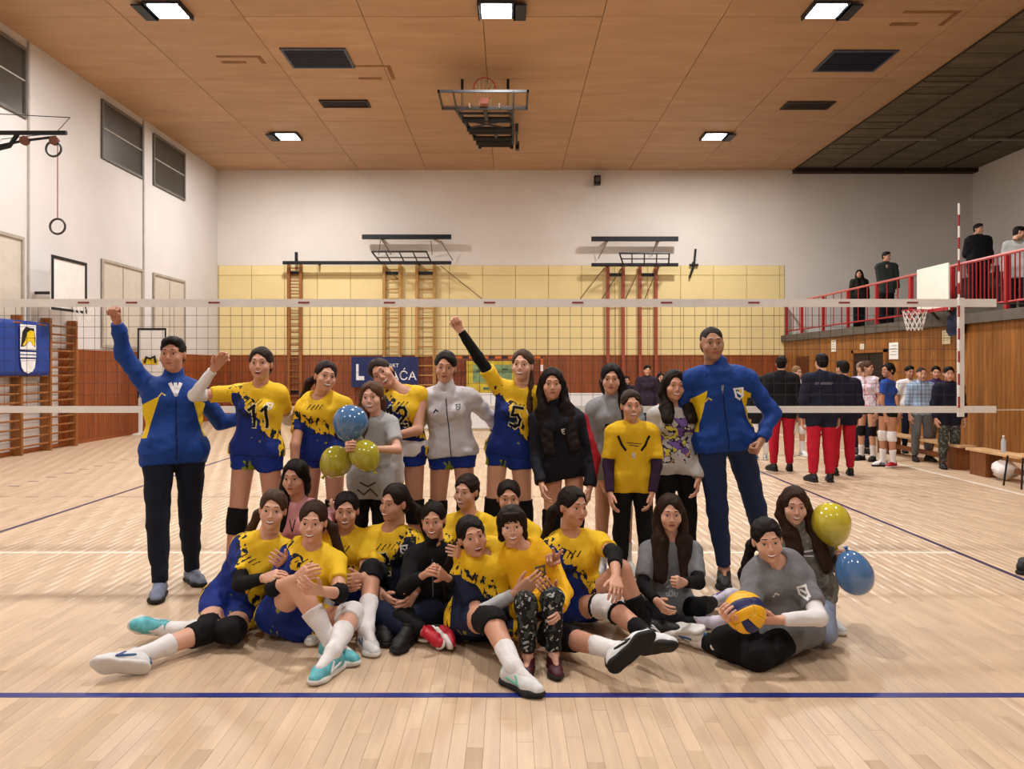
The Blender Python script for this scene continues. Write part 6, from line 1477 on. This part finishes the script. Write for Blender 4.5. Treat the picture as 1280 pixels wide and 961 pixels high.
# ---------------- people in the background ----------------
BG = dict(fine=1.9)
m_redp = cloth_mat('red_trousers', 'B0142C', .8, bump=.3); m_bjk = cloth_mat('black_padded_jacket', '121218', .8, bump=.4); m_navjk = cloth_mat('navy_padded_jacket', '14162A', .8, bump=.4)
def bgp(key, lab, px, top_py, d, **kw):
    z = CH+(VY-top_py)/FPX*d; S = z/1.73 if 'S' not in kw else kw.pop('S'); s = FPX/d*S; back = kw.pop('back', False); tw = kw.pop('tw', 1.); lift = kw.pop('lift', 0)
    base = top_py+s*1.73   # foot line in pixels
    f = lambda h: base-h*s
    sw = .19*s*tw; yaw = kw.pop('yaw', 0)
    a = dict(pel=(px, f(.95)), neck=(px, f(1.43)), sh=((px-sw, f(1.375), kw.pop('sy', 0.)), (px+sw, f(1.375), kw.pop('sy2', 0.))), head=(px+kw.pop('hx', 0), f(1.60), -.03 if not back else .03, yaw, kw.pop('pitch', 3), 0), back=back, d=d, **BG)
    a.update(kw); return person(key, lab, S, **a)
bgp('bg1', 'person from behind in black jacket and red trousers, left of the far group', 977, 444, 12.5, back=True, hair='141010', style='short', mouth='flat', male=True, build=1.15, yaw=-25, wear=[jacket(m_bjk, hem=-.16, loose=.035, amp=.006), pants(m_redp, infl=.02)], shoes=(SH_K, SH_K))
bgp('bg2', 'person from behind in navy jacket and red trousers, nearest of the far group', 1027, 441, 11.3, back=True, hair='0E0C0C', style='short', mouth='flat', male=True, build=1.08, wear=[jacket(m_navjk, hem=-.22, loose=.03, amp=.006), lambda c: c['decal']('back_print', [[(x, .36), (x+.012, .385)] for x in (-.12,-.095,-.05,-.03,-.01,.01,.03,.05,.07,.09)]+[[(-.055, .372), (.1, .372)]], .008, cloth_mat('pale_back_print', '8A86A0', .8, bump=0), .006, None, True), pants(m_redp, infl=.025)], shoes=(SH_K, SH_K))
bgp('bg3', 'person in navy jacket and red trousers half hidden behind the dark-jacketed one', 1053, 450, 12.0, back=True, hair='16100E', style='short', mouth='flat', male=True, build=1.15, yaw=20, wear=[jacket(m_navjk, hem=-.2, loose=.04), pants(m_redp, infl=.022)], shoes=(SH_K, SH_K))
bgp('bg4', 'far player with blond hair in white shirt between the two red-trousered people', 996, 457, 14.6, yaw=20, hair='8A6A48', style='pulled', wear=[lambda c: c['top']('shirt', m_whitec, sleeve=.7, hem=-.05), shorts(m_blackc, .5), kneepad(0, m_whitec), kneepad(1, m_whitec), socks(1.5)], shoes=(SH_W, SH_W))
bgp('bg5', 'far player in white and pink shirt with black kneepads, facing the side', 1084, 450, 13.9, yaw=45, sy=.12, sy2=-.12, tw=.8, hair='5A4030', style='bun', wear=[lambda c: c['top']('shirt', pattern('pink_splash_shirt', 'DCD2D8', 'camo', 'D88A9A', 'B8C4E0'), sleeve=.7, hem=-.05), shorts(m_blackc, .35), kneepad(0), kneepad(1), socks(1.55)], shoes=(SH_K, SH_K))
bgp('bg6', 'far player in blue jersey and black shorts, long dark hair, side view', 1110, 453, 13.0, yaw=-75, sy=-.16, sy2=.16, tw=.35, hyaw=-70, hair='120E0E', style='backlong', hair_opts=dict(len=.32), skin=SK2, wear=[lambda c: c['top']('jersey', cloth_mat('royal_jersey', '2A4A9C', .8), sleeve=.6, hem=-.02), shorts(m_blackc, .28), kneepad(0, m_whitec), kneepad(1, m_whitec), socks(1.5)], shoes=(SH_WK, SH_R))
bgp('bg7', 'bald man in light blue checked shirt and grey trousers facing the far group', 1152, 459, 13.8, yaw=-10, hair='2A2422', style='bald', male=True, mouth='flat', build=1.15, wear=[lambda c: c['top']('shirt', pattern('blue_check_shirt', 'A8BACE', 'plaid', '6F8FB8'), sleeve=1.3, hem=-.1, loose=.02, collar=1), pants(cloth_mat('grey_trousers', '6C7176', .85), infl=.02)], shoes=(SH_K, SH_K))
bgp('bg8', 'bearded man in a white shirt behind the man in the checked shirt', 1137, 457, 15.2, hair='0E0B0A', style='short', male=True, mouth='flat', skin=SK2, wear=[lambda c: c['top']('shirt', m_whitec, sleeve=.8, hem=-.08, loose=.015), pants(m_navyc)], shoes=(SH_K, SH_K))
bgp('bg9', 'person in dark navy jacket and dark camouflage trousers beside the net side band', 1186, 458, 12.8, yaw=-15, hair='141010', style='short', male=True, mouth='flat', build=1.0, wear=[jacket(m_navjk, hem=-.25, loose=.025), pants(pattern('grey_camo_trousers', '3A3C3A', 'camo', '6A6C66', '22241F'), infl=.02)], shoes=(SH_K, SH_K))
bgp('bg10', 'fair-haired person in lavender shirt behind the pink-splashed shirt player', 1077, 452, 15.0, yaw=10, hair='8C7A66', style='short', male=True, mouth='flat', wear=[lambda c: c['top']('shirt', cloth_mat('lavender_shirt', 'A6A0C0', .8), sleeve=.8, hem=-.08), pants(m_navyc)], shoes=(SH_K, SH_K))
bgp('bg11', 'young person in purple top and dark scarf right of the checked shirt man', 1170, 457, 14.6, yaw=-20, hair='1A1210', style='short', mouth='flat', S=.99, wear=[jacket(cloth_mat('purple_top', '3E2F5C', .8), hem=-.1), pants(pattern('brown_camo', '4A3F30', 'camo', '6A5C46', '2A241C'))], shoes=(SH_K, SH_K))
bgp('bg12', 'person in a dark coat half hidden behind the tall man\'s elbow', 951, 470, 14.0, S=.865, back=True, hair='141010', style='short', mouth='flat', male=True, wear=[jacket(m_bjk, hem=-.2, loose=.03), pants(m_whitec)], shoes=(SH_W, SH_W))
# seated people behind the ad boards
for k, (px, tp, d, col, lab) in enumerate([(809, 456, 17.5, '2A1E2E', 'person in dark plum jacket behind the net, between hoodie and graffiti girls'), (826, 466, 18.2, '3A2A5A', 'person in purple coat behind the graffiti girl\'s shoulder'), (783, 470, 18.6, '1A1A22', 'person in black behind the grey hoodie girl'), (1080, 463, 17.0, '28233E', 'far person in dark blue top standing near the doorway')]):
    bgp('sb%d' % k, lab, px, tp, d, S=(.98,.88,.83,.91)[k], hair='16100E', style='short' if k != 1 else 'long', mouth='flat', wear=[jacket(cloth_mat('bgcoat_'+col, col, .8), hem=-.15, loose=.03), pants(m_navyc)], shoes=(SH_K, SH_K))
# spectators on the stand
def spect(key, lab, px, top_py, X, zf=None, **kw):
    d = X*FPX/(px-VX); ztop = CH+(VY-top_py)/FPX*d; S = kw.pop('S', None)
    s = kw.pop('scale', 1.); c = bgp(key, lab, px, top_py, d, S=s, **kw); return c
spect('sp1', 'long-haired person in dark coat on the stand, farthest spectator', 1074, 337, 9.6, scale=.93, yaw=-30, hair='191210', style='long', hair_opts=dict(len=.2), mouth='flat', wear=[jacket(cloth_mat('dark_olive_coat', '23261F', .85), hem=-.3, loose=.03), pants(m_blackc)], shoes=(SH_K, SH_K))
spect('sp2', 'man in dark green jacket on the stand, hand at his chin', 1108, 314, 9.6, scale=1.09, yaw=30, hair='201816', style='short', male=True, mouth='flat', arm_a=((1100, 352, -1), (1107, 333, -1)), hands=('fist', 'relaxed'), wear=[jacket(cloth_mat('grey_green_jacket', '323A38', .85), hem=-.2, loose=.03), pants(m_blackc)], shoes=(SH_K, SH_K))
spect('sp3', 'person in bulky black jacket high on the stand at the right', 1223, 279, 10.7, scale=1.05, yaw=25, build=1.2, hair='16100E', style='short', male=True, mouth='flat', arm_a=((1208, 318, -1), (1222, 300, -1)), hands=('fist', 'relaxed'), wear=[jacket(m_bjk, hem=-.3, loose=.05), pants(m_blackc)], shoes=(SH_K, SH_K))
spect('sp4', 'person in pale grey jacket behind the railing at the right edge', 1272, 284, 9.75, scale=1.0, yaw=70, build=1.2, hair='16100E', style='short', male=True, mouth='flat', sy=.1, sy2=-.1, head=(1274, 291, -.1, 70, 15, 10), wear=[jacket(cloth_mat('pale_grey_jacket', 'A7A9A6', .85), hem=-.2, loose=.05), pants(m_blackc)], shoes=(SH_K, SH_K))
